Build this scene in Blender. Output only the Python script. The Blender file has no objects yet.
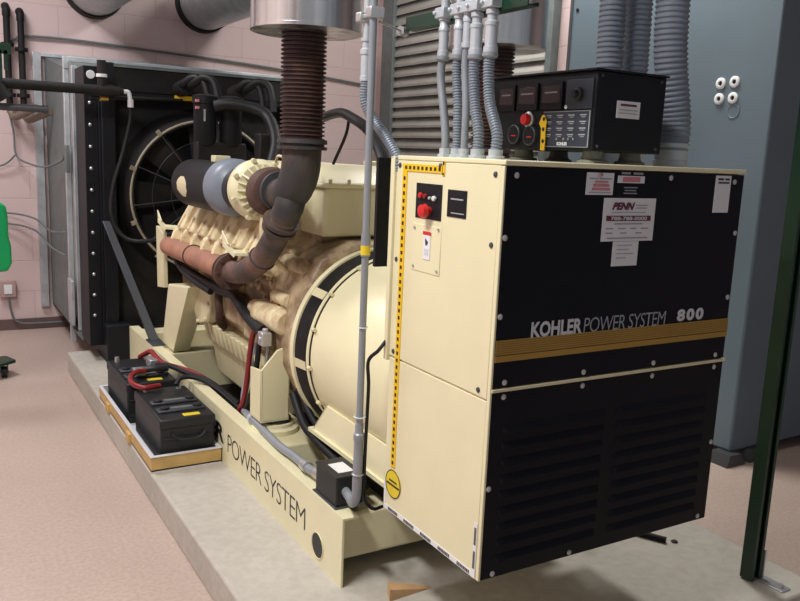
import bpy, bmesh, math, random
from mathutils import Vector, Matrix
random.seed(4)
SC = bpy.context.scene
COL = SC.collection
PI = math.pi
V = Vector

# ------------------------------------------------------------------ materials
def _new(name):
    m = bpy.data.materials.new(name); m.use_nodes = True
    nt = m.node_tree
    return m, nt, nt.nodes['Principled BSDF']

def mat(name, col, rough=.5, metal=0, var=.08, scale=6, bump=.0, bscale=60, stain=None, stain_amt=.0, sscale=3, spec=None, coat=0):
    m, nt, b = _new(name)
    N, L = nt.nodes.new, nt.links.new
    tc = N('ShaderNodeTexCoord')
    no = N('ShaderNodeTexNoise'); no.inputs['Scale'].default_value = scale; no.inputs['Detail'].default_value = 5
    L(tc.outputs['Object'], no.inputs['Vector'])
    cr = N('ShaderNodeValToRGB')
    a = [max(0, c * (1 - var)) for c in col]; d = [min(1, c * (1 + var)) for c in col]
    cr.color_ramp.elements[0].position = .3; cr.color_ramp.elements[1].position = .7
    cr.color_ramp.elements[0].color = (*a, 1); cr.color_ramp.elements[1].color = (*d, 1)
    L(no.outputs['Fac'], cr.inputs['Fac'])
    out = cr.outputs['Color']
    if stain:
        n2 = N('ShaderNodeTexNoise'); n2.inputs['Scale'].default_value = sscale; n2.inputs['Detail'].default_value = 8; n2.inputs['Roughness'].default_value = .65
        L(tc.outputs['Object'], n2.inputs['Vector'])
        r2 = N('ShaderNodeValToRGB'); r2.color_ramp.elements[0].position = .5 - stain_amt * .25; r2.color_ramp.elements[1].position = .72 - stain_amt * .2
        L(n2.outputs['Fac'], r2.inputs['Fac'])
        mx = N('ShaderNodeMixRGB'); mx.inputs['Color2'].default_value = (*stain, 1)
        L(r2.outputs['Color'], mx.inputs['Fac']); L(out, mx.inputs['Color1']); out = mx.outputs['Color']
    L(out, b.inputs['Base Color'])
    b.inputs['Roughness'].default_value = rough; b.inputs['Metallic'].default_value = metal
    if spec is not None: b.inputs['Specular IOR Level'].default_value = spec
    if coat: b.inputs['Coat Weight'].default_value = coat
    if bump:
        n3 = N('ShaderNodeTexNoise'); n3.inputs['Scale'].default_value = bscale; n3.inputs['Detail'].default_value = 4
        L(tc.outputs['Object'], n3.inputs['Vector'])
        bp = N('ShaderNodeBump'); bp.inputs['Strength'].default_value = bump; bp.inputs['Distance'].default_value = .01
        L(n3.outputs['Fac'], bp.inputs['Height']); L(bp.outputs['Normal'], b.inputs['Normal'])
    return m

def block_mat(name, axis):
    m, nt, b = _new(name)
    N, L = nt.nodes.new, nt.links.new
    tc = N('ShaderNodeTexCoord'); sp = N('ShaderNodeSeparateXYZ'); cb = N('ShaderNodeCombineXYZ')
    L(tc.outputs['Object'], sp.inputs[0]); L(sp.outputs[axis], cb.inputs[0]); 
    ad = N('ShaderNodeMath'); ad.operation = 'ADD'; ad.inputs[1].default_value = -.065
    L(sp.outputs['Z'], ad.inputs[0]); L(ad.outputs[0], cb.inputs[1])
    br = N('ShaderNodeTexBrick'); br.inputs['Scale'].default_value = 1
    br.inputs['Brick Width'].default_value = .54; br.inputs['Row Height'].default_value = .27
    br.inputs['Mortar Size'].default_value = .006; br.inputs['Mortar Smooth'].default_value = .6
    br.inputs['Color1'].default_value = (.64, .50, .49, 1); br.inputs['Color2'].default_value = (.63, .49, .48, 1)
    br.inputs['Mortar'].default_value = (.58, .44, .43, 1)
    L(cb.outputs[0], br.inputs['Vector'])
    no = N('ShaderNodeTexNoise'); no.inputs['Scale'].default_value = 90; no.inputs['Detail'].default_value = 4
    L(tc.outputs['Object'], no.inputs['Vector'])
    L(br.outputs['Color'], b.inputs['Base Color'])
    s = N('ShaderNodeMath'); s.operation = 'MULTIPLY'; s.inputs[1].default_value = .25; L(no.outputs['Fac'], s.inputs[0])
    t = N('ShaderNodeMath'); t.operation = 'SUBTRACT'; L(s.outputs[0], t.inputs[0]); L(br.outputs['Fac'], t.inputs[1])
    bp = N('ShaderNodeBump'); bp.inputs['Strength'].default_value = .35; bp.inputs['Distance'].default_value = .01
    L(t.outputs[0], bp.inputs['Height']); L(bp.outputs['Normal'], b.inputs['Normal'])
    b.inputs['Roughness'].default_value = .62
    return m

def speckle_mat(name, c1, c2, scale, rough, big=.12, bump=.1):
    m, nt, b = _new(name)
    N, L = nt.nodes.new, nt.links.new
    tc = N('ShaderNodeTexCoord')
    no = N('ShaderNodeTexNoise'); no.inputs['Scale'].default_value = scale; no.inputs['Detail'].default_value = 3
    L(tc.outputs['Object'], no.inputs['Vector'])
    cr = N('ShaderNodeValToRGB'); cr.color_ramp.elements[0].position = .35; cr.color_ramp.elements[1].position = .65
    cr.color_ramp.elements[0].color = (*c1, 1); cr.color_ramp.elements[1].color = (*c2, 1)
    L(no.outputs['Fac'], cr.inputs['Fac'])
    n2 = N('ShaderNodeTexNoise'); n2.inputs['Scale'].default_value = 1.3; n2.inputs['Detail'].default_value = 5
    L(tc.outputs['Object'], n2.inputs['Vector'])
    r2 = N('ShaderNodeValToRGB'); r2.color_ramp.elements[0].position = .3; r2.color_ramp.elements[1].position = .7
    k = 1 - big
    r2.color_ramp.elements[0].color = (k, k, k, 1); r2.color_ramp.elements[1].color = (1, 1, 1, 1)
    L(n2.outputs['Fac'], r2.inputs['Fac'])
    mx = N('ShaderNodeMixRGB'); mx.blend_type = 'MULTIPLY'; mx.inputs['Fac'].default_value = 1
    L(cr.outputs['Color'], mx.inputs['Color1']); L(r2.outputs['Color'], mx.inputs['Color2'])
    L(mx.outputs['Color'], b.inputs['Base Color'])
    b.inputs['Roughness'].default_value = rough
    bp = N('ShaderNodeBump'); bp.inputs['Strength'].default_value = bump; bp.inputs['Distance'].default_value = .01
    L(no.outputs['Fac'], bp.inputs['Height']); L(bp.outputs['Normal'], b.inputs['Normal'])
    return m

M = {}
M['cream'] = mat('cream_paint', (.80, .75, .50), .36, var=.03, bump=.03)
M['creamdirty'] = mat('oily_cream_paint', (.68, .56, .36), .45, var=.14, scale=9, stain=(.22, .14, .08), stain_amt=.5, sscale=5, bump=.25, bscale=35)
M['creambank'] = mat('cast_cream_paint', (.82, .71, .46), .42, var=.1, scale=14, stain=(.45, .3, .16), stain_amt=.2, sscale=9, bump=.15, bscale=50)
M['creamdull'] = mat('dull_cream_paint', (.72, .66, .43), .4, var=.06, scale=5, bump=.1)  # cream slightly darker than the main paint
M['black'] = mat('black_paint', (.008, .009, .012), .5, var=.15, bump=.05, spec=.25)
M['panelblack'] = mat('black_panel_paint', (.005, .006, .010), .45, var=.1, bump=.02, bscale=200, spec=.16)
M['radblack'] = mat('dull_black_paint', (.009, .009, .010), .6, var=.3, scale=4, stain=(.022, .019, .017), stain_amt=.3, spec=.25)
M['darkgrey'] = mat('dark_grey_steel', (.07, .075, .085), .45, .3)
M['rubber'] = mat('black_rubber', (.012, .012, .014), .5, var=.2, spec=.3)
M['battery'] = mat('battery_plastic', (.018, .019, .022), .45, var=.1, bump=.05, spec=.35)
M['steel'] = mat('galvanised_steel', (.55, .56, .57), .38, .75, var=.1, scale=18)
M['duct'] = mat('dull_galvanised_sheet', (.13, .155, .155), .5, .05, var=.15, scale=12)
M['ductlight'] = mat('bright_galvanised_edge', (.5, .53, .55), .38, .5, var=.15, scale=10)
M['can'] = mat('brushed_aluminium', (.56, .555, .545), .2, .95, var=.06, scale=3)
M['conduit'] = mat('grey_conduit', (.30, .33, .37), .42, .25, var=.06)
M['conduitlt'] = mat('light_conduit_fitting', (.56, .61, .66), .38, .35, var=.06)
M['flexgrey'] = mat('grey_flexible_conduit', (.25, .29, .35), .45, .2, var=.08)
def can_mat():  # bright and dark room reflections painted as vertical bands in the base colour
    m, nt, b = _new('reflection_banded_aluminium'); N, L = nt.nodes.new, nt.links.new
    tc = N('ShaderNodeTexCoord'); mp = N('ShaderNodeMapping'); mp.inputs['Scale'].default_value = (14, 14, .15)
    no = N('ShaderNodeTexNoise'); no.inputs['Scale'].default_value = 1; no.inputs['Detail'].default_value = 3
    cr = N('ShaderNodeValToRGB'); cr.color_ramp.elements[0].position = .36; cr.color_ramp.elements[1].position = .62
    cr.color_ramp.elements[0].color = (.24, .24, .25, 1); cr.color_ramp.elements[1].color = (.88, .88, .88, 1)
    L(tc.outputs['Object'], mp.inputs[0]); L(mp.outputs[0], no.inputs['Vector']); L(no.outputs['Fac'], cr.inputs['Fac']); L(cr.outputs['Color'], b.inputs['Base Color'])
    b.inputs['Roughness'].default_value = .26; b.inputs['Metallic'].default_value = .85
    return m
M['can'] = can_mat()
M['rustflex'] = mat('heat_tinted_bellows', (.13, .075, .06), .42, .55, var=.35, scale=7, stain=(.05, .04, .05), stain_amt=.4)
M['rustpipe'] = mat('rust_primer_pipe', (.40, .19, .125), .62, var=.12, scale=14, stain=(.22, .12, .09), stain_amt=.2, bump=.15)
M['sootpipe'] = mat('soot_grey_pipe', (.038, .036, .037), .6, var=.2, scale=8, stain=(.13, .08, .06), stain_amt=.1, bump=.2)
M['rust'] = mat('brown_rust', (.085, .042, .03), .7, var=.3, scale=20, bump=.2)
M['bluegrey'] = mat('blue_grey_rubber', (.20, .235, .29), .4, var=.08)
M['green'] = mat('green_plastic', (.004, .36, .11), .3, var=.05)
M['dkgreen'] = mat('dark_green_paint', (.002, .032, .015), .4, var=.15, bump=.05)
M['cab'] = mat('grey_blue_enamel', (.12, .165, .20), .45, var=.05, scale=3)
M['white'] = mat('white_label', (.78, .79, .82), .5, var=.02)
M['whitep'] = mat('white_paint', (.75, .76, .78), .45, var=.04)
M['yellow'] = mat('yellow_tape', (.88, .55, .01), .45, var=.05)
M['yellowlab'] = mat('yellow_sticker', (.80, .62, .03), .45, var=.05)
M['gold'] = mat('gold_stripe', (.40, .235, .035), .45, var=.06)
M['golddk'] = mat('dark_gold_stripe', (.26, .15, .025), .45, var=.06)
M['red'] = mat('red_plastic', (.62, .02, .02), .3, var=.05)
M['redcable'] = mat('red_cable', (.24, .015, .02), .42, var=.08)
M['pinklab'] = mat('pink_print', (.62, .22, .25), .5, var=.05)
M['maroon'] = mat('maroon_print', (.12, .015, .04), .5, var=.05)
M['greyprint'] = mat('grey_print', (.35, .36, .39), .5, var=.05)
M['ink'] = mat('black_print', (.015, .015, .02), .5, var=.05)
M['silverprint'] = mat('silver_print', (.62, .64, .68), .45, var=.03)
M['thinprint'] = mat('thin_silver_print', (.33, .36, .40), .45, var=.03)
M['screw'] = mat('zinc_screw', (.55, .55, .55), .35, .6)
M['gauge'] = mat('gauge_glass', (.035, .025, .028), .15, var=.2)
M['panelblue'] = mat('blue_black_panel', (.03, .038, .055), .4, var=.05)
M['trayw'] = mat('white_tray_lining', (.66, .66, .68), .4, var=.05)
M['traywood'] = mat('plywood_edge', (.55, .36, .13), .55, var=.15, scale=12)
M['wood'] = mat('raw_pine', (.60, .37, .19), .6, var=.15, scale=15)
M['blue'] = mat('blue_label', (.02, .05, .35), .4)
M['brass'] = mat('brass', (.62, .42, .12), .35, .7)
M['louver'] = mat('louver_metal', (.36, .355, .325), .5, .2, var=.1, scale=4)
M['floor'] = speckle_mat('painted_floor', (.47, .365, .31), (.55, .435, .375), 60, .45, .10, .05)
M['pad'] = speckle_mat('concrete', (.49, .46, .405), (.55, .52, .46), 30, .75, .18, .12)
M['padside'] = M['pad']
M['blockX'] = block_mat('painted_block_x', 'X'); M['blockY'] = block_mat('painted_block_y', 'Y')
M['ceil'] = mat('ceiling_paint', (.6, .58, .56), .8)
M['base'] = mat('vinyl_baseboard', (.13, .085, .08), .5)
M['brownish'] = mat('old_brass_elbow', (.20, .16, .12), .5, .3)
M['guard'] = mat('tan_guard_wire', (.33, .29, .21), .5)
M['footgrey'] = mat('grey_rubber_foot', (.22, .23, .19), .5)
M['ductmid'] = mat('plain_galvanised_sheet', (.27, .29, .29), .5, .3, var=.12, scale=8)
M['elbowrust'] = mat('heat_stained_pipe', (.055, .048, .047), .6, var=.2, scale=6, stain=(.20, .11, .085), stain_amt=.5, sscale=4, bump=.2)
M['greywood'] = mat('mauve_block', (.42, .30, .27), .7)

# ------------------------------------------------------------------ mesh builder
class MB:
    def __init__(s): s.bm = bmesh.new()
    def box(s, x0, x1, y0, y1, z0, z1, rot=None, about=None):
        vs = [s.bm.verts.new((x, y, z)) for x in (x0, x1) for y in (y0, y1) for z in (z0, z1)]
        for f in ((0,1,3,2),(4,6,7,5),(0,4,5,1),(2,3,7,6),(0,2,6,4),(1,5,7,3)): s.bm.faces.new([vs[i] for i in f])
        if rot is not None:
            c = V(about) if about else V(((x0+x1)/2,(y0+y1)/2,(z0+z1)/2))
            for v in vs: v.co = rot @ (v.co - c) + c
        return s
    def prism(s, pts, axis, a, b):
        """pts 2-D polygon; axis 'x': pts=(y,z); 'y': pts=(x,z); 'z': pts=(x,y)"""
        def P(p, t): return (t, p[0], p[1]) if axis == 'x' else (p[0], t, p[1]) if axis == 'y' else (p[0], p[1], t)
        A = [s.bm.verts.new(P(p, a)) for p in pts]; B = [s.bm.verts.new(P(p, b)) for p in pts]
        s.bm.faces.new(A); s.bm.faces.new(B[::-1]); n = len(pts)
        for i in range(n): s.bm.faces.new((A[i], B[i], B[(i+1) % n], A[(i+1) % n]))
        return s
    def hull(s, pts):
        vs = [s.bm.verts.new(p) for p in pts]; bmesh.ops.convex_hull(s.bm, input=vs); return s
    def sweep(s, path, radii, seg=16, cap=True, closed=False):
        path = [V(p) for p in path]; n = len(path)
        if not hasattr(radii, '__len__'): radii = [radii] * n
        tans = []
        for i in range(n):
            if closed: t = path[(i+1) % n] - path[i-1]
            elif i == 0: t = path[1] - path[0]
            elif i == n-1: t = path[-1] - path[-2]
            else:
                t = (path[i+1]-path[i])
                if t.length < 1e-6: t = path[i]-path[i-1]
                u = (path[i]-path[i-1])
                if u.length > 1e-6: t = t.normalized() + u.normalized()
            tans.append(t.normalized())
        up = V((0, 0, 1)) if abs(tans[0].z) < .9 else V((1, 0, 0))
        nrm = (up - tans[0] * up.dot(tans[0])).normalized(); rings = []
        for i in range(n):
            nrm = nrm - tans[i] * nrm.dot(tans[i])
            nrm = nrm.normalized() if nrm.length > 1e-6 else tans[i].orthogonal().normalized()
            bi = tans[i].cross(nrm)
            rings.append([s.bm.verts.new(path[i] + radii[i] * (math.cos(2*PI*k/seg) * nrm + math.sin(2*PI*k/seg) * bi)) for k in range(seg)])
        m = n if closed else n-1
        for i in range(m):
            A, B = rings[i], rings[(i+1) % n]
            for k in range(seg): s.bm.faces.new((A[k], A[(k+1) % seg], B[(k+1) % seg], B[k]))
        if cap and not closed:
            s.bm.faces.new(rings[0][::-1]); s.bm.faces.new(rings[-1])
        return s
    def tube(s, pts, r, seg=14, sub=8, cap=True):
        return s.sweep(catmull(pts, sub) if len(pts) > 2 else pts, r, seg, cap)
    def cyl(s, a, b, r, seg=24, r2=None):
        return s.sweep([a, b], [r, r if r2 is None else r2], seg)
    def lathe(s, a, d, prof, seg=32, cap=True):
        """a origin, d axis direction, prof list of (t along axis, radius)"""
        a = V(a); d = V(d).normalized(); u = d.orthogonal().normalized(); w = d.cross(u); rings = []
        for t, r in prof:
            r = max(r, 1e-4)
            rings.append([s.bm.verts.new(a + d*t + r*(math.cos(2*PI*k/seg)*u + math.sin(2*PI*k/seg)*w)) for k in range(seg)])
        for A, B in zip(rings, rings[1:]):
            for k in range(seg): s.bm.faces.new((A[k], A[(k+1) % seg], B[(k+1) % seg], B[k]))
        if cap: s.bm.faces.new(rings[0][::-1]); s.bm.faces.new(rings[-1])
        return s
    def ring(s, c, axis, R, r, seg=48, rs=8):
        c = V(c); axis = V(axis).normalized(); u = axis.orthogonal().normalized(); w = axis.cross(u)
        return s.sweep([c + R*(math.cos(2*PI*k/seg)*u + math.sin(2*PI*k/seg)*w) for k in range(seg)], r, rs, closed=True)
    def quad(s, a, b, c, d):
        s.bm.faces.new([s.bm.verts.new(p) for p in (a, b, c, d)]); return s

def catmull(pts, sub):
    P = [V(p) for p in pts]; P = [2*P[0]-P[1]] + P + [2*P[-1]-P[-2]]; out = []
    for i in range(1, len(P)-2):
        for j in range(sub):
            t = j/sub; a, b, c, d = P[i-1:i+3]
            out.append(.5*((2*b) + (c-a)*t + (2*a-5*b+4*c-d)*t*t + (3*b-a-3*c+d)*t**3))
    out.append(P[-2]); return out

def bellows(path, r, pitch, amp, sub=30):
    """corrugated radius list along a dense path"""
    d = catmull(path, sub) if len(path) > 2 else [V(path[0]).lerp(V(path[1]), i/200) for i in range(201)]
    L = [0]
    for a, b in zip(d, d[1:]): L.append(L[-1] + (b-a).length)
    tot = L[-1]; n = max(4, int(round(tot/pitch))) * 4; pts = []; rad = []; j = 0
    for i in range(n+1):
        t = tot*i/n
        while j < len(L)-2 and L[j+1] < t: j += 1
        f = (t-L[j])/max(1e-9, L[j+1]-L[j]); pts.append(d[j].lerp(d[j+1], min(1, f)))
        rad.append(r + amp*(0, 1, 1, 0)[i % 4])
    return pts, rad

def obj(name, mb, m, parent=None, bevel=0, smooth=True, seg=2):
    me = bpy.data.meshes.new(name); bmesh.ops.recalc_face_normals(mb.bm, faces=mb.bm.faces[:]); mb.bm.to_mesh(me); mb.bm.free()
    for k in (m if isinstance(m, list) else [m]): me.materials.append(k)
    if smooth:
        me.polygons.foreach_set('use_smooth', [True]*len(me.polygons)); me.set_sharp_from_angle(angle=math.radians(38))
    o = bpy.data.objects.new(name, me); COL.objects.link(o)
    if bevel:
        b = o.modifiers.new('bevel', 'BEVEL'); b.width = bevel; b.segments = seg; b.limit_method = 'ANGLE'; b.angle_limit = math.radians(40)
        b.harden_normals = False
    if parent: put(o, parent)
    return o

def put(o, parent):
    o.parent = parent; o.matrix_parent_inverse = gm(parent).inverted()
def gm(o):
    m = Matrix.Translation(o.location) @ o.rotation_euler.to_matrix().to_4x4()
    return gm(o.parent) @ o.matrix_parent_inverse @ m if o.parent else m

def tag(o, label, cat, group=None):
    o['label'] = label; o['category'] = cat
    if group: o['group'] = group
    return o
def thing(name, label, cat, loc, group=None):
    o = bpy.data.objects.new(name, None); COL.objects.link(o); o.location = loc; o.empty_display_size = .1
    return tag(o, label, cat, group)
def struct(name, mb, m, **k):
    o = obj(name, mb, m, **k); o['kind'] = 'structure'; return o
def dup_tree(root, off, label=None, group=None):
    r = root.copy(); COL.objects.link(r); r.location = V(root.location) + V(off)
    if label: r['label'] = label
    if group: r['group'] = group
    for ch in [c for c in list(COL.objects) if c.parent == root]:
        c = ch.copy(); COL.objects.link(c); c.parent = r; c.matrix_parent_inverse = ch.matrix_parent_inverse.copy()
        for g in [g for g in list(COL.objects) if g.parent == ch]:
            d = g.copy(); COL.objects.link(d); d.parent = c; d.matrix_parent_inverse = g.matrix_parent_inverse.copy()
    return r
def copies(o, offs):
    for f in offs:
        c = o.copy(); COL.objects.link(c); c.location = V(o.location) + V(f)

def text(name, body, origin, xd, yd, w, h, m, parent, weight=0, shear=0, ext=.0006, space=1):
    """lettering whose box starts at origin and spans w along xd and h along yd"""
    cu = bpy.data.curves.new(name, 'FONT'); cu.body = body; cu.offset = weight; cu.shear = shear; cu.space_character = space; cu.resolution_u = 3
    t = bpy.data.objects.new(name, cu); COL.objects.link(t); bpy.context.view_layer.update()
    me = bpy.data.meshes.new_from_object(t.evaluated_get(bpy.context.evaluated_depsgraph_get()))
    bpy.data.objects.remove(t); bpy.data.curves.remove(cu)
    xs = [v.co.x for v in me.vertices]; ys = [v.co.y for v in me.vertices]
    x0, x1, y0, y1 = min(xs), max(xs), min(ys), max(ys)
    xd = V(xd).normalized(); yd = V(yd).normalized(); n = xd.cross(yd)
    for v in me.vertices:
        a = (v.co.x-x0)/(x1-x0)*w; b = (v.co.y-y0)/(y1-y0)*h
        v.co = V(origin) + xd*a + yd*b + n*ext
    me.name = name; me.materials.append(m)
    o = bpy.data.objects.new(name, me); COL.objects.link(o); put(o, parent); return o

# ------------------------------------------------------------------ room
EX, CX, CZ = 1.735, 1.735, .82         # engine centre line
def slab(name, m, *b, **k): return struct(name, MB().box(*b), m, **k)
slab('floor', M['floor'], -3.2, 7.2, -2.5, 7.8, -.1, 0)
slab('concrete_pad', M['pad'], .845, 2.79, 1.54, 6.07, 0, .15, bevel=.012)
slab('wall_back', M['blockX'], -3.2, 4.37, 7.65, 7.85, 0, 4.2)
slab('wall_right', M['blockY'], 4.17, 4.37, 4.55, 7.65, 0, 4.2)
slab('wall_right.001', M['blockX'], 4.17, 7.2, 4.40, 4.55, 0, 4.2)
slab('wall_right.002', M['blockY'], 7.0, 7.2, -2.5, 4.40, 0, 4.2)
slab('wall_left', M['blockY'], -3.2, -3.0, -2.5, 7.65, 0, 4.2)
slab('ceiling', M['ceil'], -3.2, 7.2, -2.5, 7.85, 4.2, 4.35)
slab('baseboard_back', M['base'], -3.0, 4.17, 7.63, 7.65, 0, .095)
slab('white_strip_1', M['whitep'], 4.14, 4.17, 4.50, 4.66, 0, 3.9)  # white vertical strip on the right wall beside the louver

# ------------------------------------------------------------------ wall louver (right wall)
t = thing('wall_louver', 'large metal louver with horizontal slats on the right wall behind the conduits', 'louver', (4.14, 6.1, .9))
mb = MB(); z = .93
while z < 3.36:
    mb.hull([(x, y, z+d) for y in (4.88, 7.20) for x, d in ((4.155, 0), (4.155, .012), (4.115, -.092), (4.115, -.070))]); z += .098
obj('slat_panel', mb, M['louver'], t, smooth=False)
mb = MB().box(4.09, 4.168, 7.20, 7.42, .82, 3.46).box(4.09, 4.168, 4.82, 4.88, .82, 3.46).box(4.09, 4.168, 4.88, 7.2, .82, .88).box(4.09, 4.168, 4.88, 7.2, 3.40, 3.46)
obj('frame', mb, M['duct'], t, bevel=.004)
obj('backing', MB().box(4.158, 4.168, 4.88, 7.2, .88, 3.4), M['radblack'], t)

# ------------------------------------------------------------------ switchgear cabinet
t = thing('switchgear_cabinet', 'tall grey blue electrical cabinet on dark feet to the right behind the generator', 'cabinet', (4.3, 3.4, 0))
obj('housing', MB().box(3.875, 4.95, 2.765, 4.38, .07, 3.3), M['cab'], t, bevel=.012)
f = obj('foot', MB().prism([(0, 0), (.16, 0), (.12, .07), (.02, .07)], 'y', 0, .12), M['darkgrey'], t)
f.location = (f.location[0], 0, 0)
f.data.transform(Matrix.Translation((3.80, 2.72, 0)))
copies(f, [(.20, .0, 0), (.9, 0, 0), (.0, 1.4, 0)])
kn = obj('knockout_bushing', MB().lathe((3.875, 3.097, 2.118), (-1, 0, 0), [(0, .031), (.008, .031), (.012, .024), (.012, .014), (.002, .012)], 24, cap=False), M['whitep'], t)
obj('knockout_hole', MB().cyl((3.876, 3.097, 2.118), (3.871, 3.097, 2.118), .014), M['black'], kn)
for dy, dz in ((-.09, .004), (0, -.084), (-.09, -.082)):
    c = kn.copy(); COL.objects.link(c); c.location = V(kn.location) + V((0, dy, dz))
    h = [g for g in COL.objects if g.parent == kn][0].copy(); COL.objects.link(h); h.parent = c
obj('knockout_plug', MB().lathe((3.875, 2.998, 1.965), (-1, 0, 0), [(0, .042), (.003, .042), (.004, .035), (.002, .033)], 24), M['cab'], t)
obj('bolt', MB().cyl((3.876, 4.315, 2.66), (3.868, 4.315, 2.66), .012, 12), M['black'], t)
obj('seam_trim', MB().box(3.868, 3.878, 4.36, 4.385, .07, 3.3), M['darkgrey'], t)

# ------------------------------------------------------------------ green post
t = thing('strut_post', 'dark green steel channel post standing on the pad at the right edge', 'post', (2.6, 1.69, .15))
mb = MB().box(2.562, 2.568, 1.675, 1.725, .155, 4.2).box(2.568, 2.618, 1.719, 1.725, .155, 4.2).box(2.612, 2.618, 1.675, 1.725, .155, 4.2).box(2.568, 2.576, 1.675, 1.68, .155, 4.2).box(2.604, 2.612, 1.675, 1.68, .155, 4.2)
mb.box(2.574, 2.606, 1.69, 1.694, .155, 4.2)
obj('channel', mb, M['dkgreen'], t)
mb = MB().box(2.622, 2.628, 1.67, 1.72, .15, .27).box(2.60, 2.652, 1.575, 1.725, .15, .156)
obj('angle_bracket', mb, M['steel'], t, bevel=.002)
b = obj('bracket_bolt', MB().cyl((2.626, 1.60, .156), (2.626, 1.60, .168), .010, 6), M['steel'], t)
obj('bracket_bolt', MB().cyl((2.628, 1.69, .235), (2.640, 1.69, .235), .010, 6), M['steel'], t)

# ------------------------------------------------------------------ generator cabinet
X0, X1, Y0, Y1, ZB, ZT = 1.27, 2.205, 1.64, 2.175, .497, 1.650
g = thing('generator_enclosure', 'cream and black generator end enclosure lettered with its maker and 800', 'generator', ((X0+X1)/2, (Y0+Y1)/2, ZB))
obj('housing', MB().box(X0+.004, X1-.004, Y0+.014, Y1, ZB+.002, ZT-.014), M['cream'], g, bevel=.004)
obj('top_cover', MB().box(X0-.002, X1+.004, Y0-.006, Y1+.01, ZT-.014, ZT), M['cream'], g, bevel=.003)
obj('upper_side_panel', MB().box(X0-.002, X0+.004, Y0+.012, Y1, 1.018, ZT-.015), M['cream'], g, bevel=.0015)
obj('lower_side_panel', MB().box(X0-.002, X0+.004, Y0+.012, Y1-.002, ZB, 1.012), M['cream'], g, bevel=.0015)
obj('corner_flange', MB().box(X0-.0015, X0+.006, Y0-.002, Y0+.012, ZB, ZT-.016), M['cream'], g, bevel=.002)
obj('rear_flange', MB().box(X0-.012, X0+.01, Y1, Y1+.022, 1.0, ZT-.003), M['cream'], g, bevel=.003)
up = obj('upper_front_panel', MB().box(X0+.007, X1, Y0-.002, Y0+.013, 1.050, ZT-.016), M['panelblack'], g, bevel=.003)
lo = obj('lower_front_panel', MB().box(X0+.005, X1, Y0-.002, Y0+.013, ZB, 1.038), M['panelblack'], g, bevel=.003)
obj('panel_seam', MB().box(X0+.002, X1+.004, Y0-.007, Y0+.013, 1.0395, 1.048), M['creamdull'], g, bevel=.001)
# louvers, two columns of pressed slats
for nm, xa, xb in (('louver_bank', 1.318, 1.695), ('louver_bank', 1.75, 2.14)):
    mb = MB()
    for k in range(9):
        z = .945 - k*.047
        mb.hull([(xa, Y0-.001, z), (xb, Y0-.001, z), (xa+.008, Y0-.013, z-.020), (xb-.008, Y0-.013, z-.020), (xa, Y0-.001, z-.024), (xb, Y0-.001, z-.024)])
    obj(nm, mb, M['panelblack'], lo)
# stripe
obj('stripe_band', MB().box(X0+.007, X1, Y0-.0035, Y0-.001, 1.140, 1.181), M['golddk'], up)
mb = MB()
for k in range(7): mb.box(X0+.007, X1, Y0-.0042, Y0-.003, 1.1425+k*.0058, 1.1457+k*.0058)
obj('stripe_lines', mb, M['gold'], up)
obj('stripe_band', MB().box(X0+.007, X1, Y0-.0042, Y0-.001, 1.122, 1.1385), M['gold'], up)
YF = Y0-.003
fx, fz = (1, 0, 0), (0, 0, 1)
text('maker_lettering', 'KOHLER', (1.392, YF, 1.180), fx, fz, .183, .044, M['silverprint'], up, weight=.035)
text('maker_lettering', 'POWER SYSTEM', (1.582, YF, 1.180), fx, fz, .330, .043, M['thinprint'], up, weight=-.006, shear=.06, space=.9)
text('model_number', '800', (1.962, YF, 1.186), fx, fz, .120, .038, M['silverprint'], up, weight=.05, shear=0, space=1.25)
def card(name, x0, x1, z0, z1, m=None, par=up): return obj(name, MB().box(x0, x1, Y0-.0035, Y0-.001, z0, z1), m or M['white'], par)
def strip(nm, par, m, *r):
    mb = MB()
    for x0, x1, z0, z1 in r: mb.box(x0, x1, Y0-.0041, Y0-.003, z0, z1)
    return obj(nm, mb, m, par)
c = card('warning_label', 1.548, 1.648, 1.566, 1.626)
strip('warning_print', up, M['pinklab'], (1.572, 1.632, 1.588, 1.596), (1.568, 1.636, 1.578, 1.585), (1.578, 1.628, 1.599, 1.604), (1.59, 1.606, 1.617, 1.625))
strip('warning_print', up, M['greyprint'], (1.558, 1.64, 1.608, 1.612), (1.558, 1.64, 1.571, 1.574))
card('caution_label', 1.664, 1.768, 1.600, 1.620)
strip('caution_print', up, M['pinklab'], (1.682, 1.750, 1.603, 1.617))
strip('caution_print', up, M['greyprint'], (1.676, 1.710, 1.624, 1.630), (1.722, 1.760, 1.624, 1.630), (1.69, 1.742, 1.586, 1.589), (1.694, 1.738, 1.578, 1.581), (1.69, 1.742, 1.570, 1.573))
card('dealer_label', 1.619, 1.822, 1.437, 1.558)
text('dealer_lettering', 'PENN', (1.650, Y0-.0045, 1.525), fx, fz, .088, .021, M['maroon'], up, weight=.05, shear=.35)
strip('dealer_bar', up, M['greyprint'], (1.742, 1.790, 1.537, 1.540), (1.744, 1.788, 1.529, 1.532), (1.65, 1.785, 1.517, 1.519))
strip('phone_bar', up, M['maroon'], (1.632, 1.806, 1.494, 1.509))
text('phone_lettering', '788-788-0000', (1.648, Y0-.0047, 1.4965), fx, fz, .142, .010, M['white'], up, weight=.02)
strip('dealer_print', up, M['greyprint'], *[(a, b, z, z+.004) for a, b, z in ((1.665, 1.775, 1.484), (1.633, 1.662, 1.471), (1.68, 1.71, 1.471), (1.728, 1.752, 1.471), (1.77, 1.80, 1.471), (1.634, 1.66, 1.458), (1.69, 1.715, 1.458), (1.75, 1.775, 1.458), (1.64, 1.80, 1.444))])
card('small_label', 1.667, 1.767, 1.366, 1.436)
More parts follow.
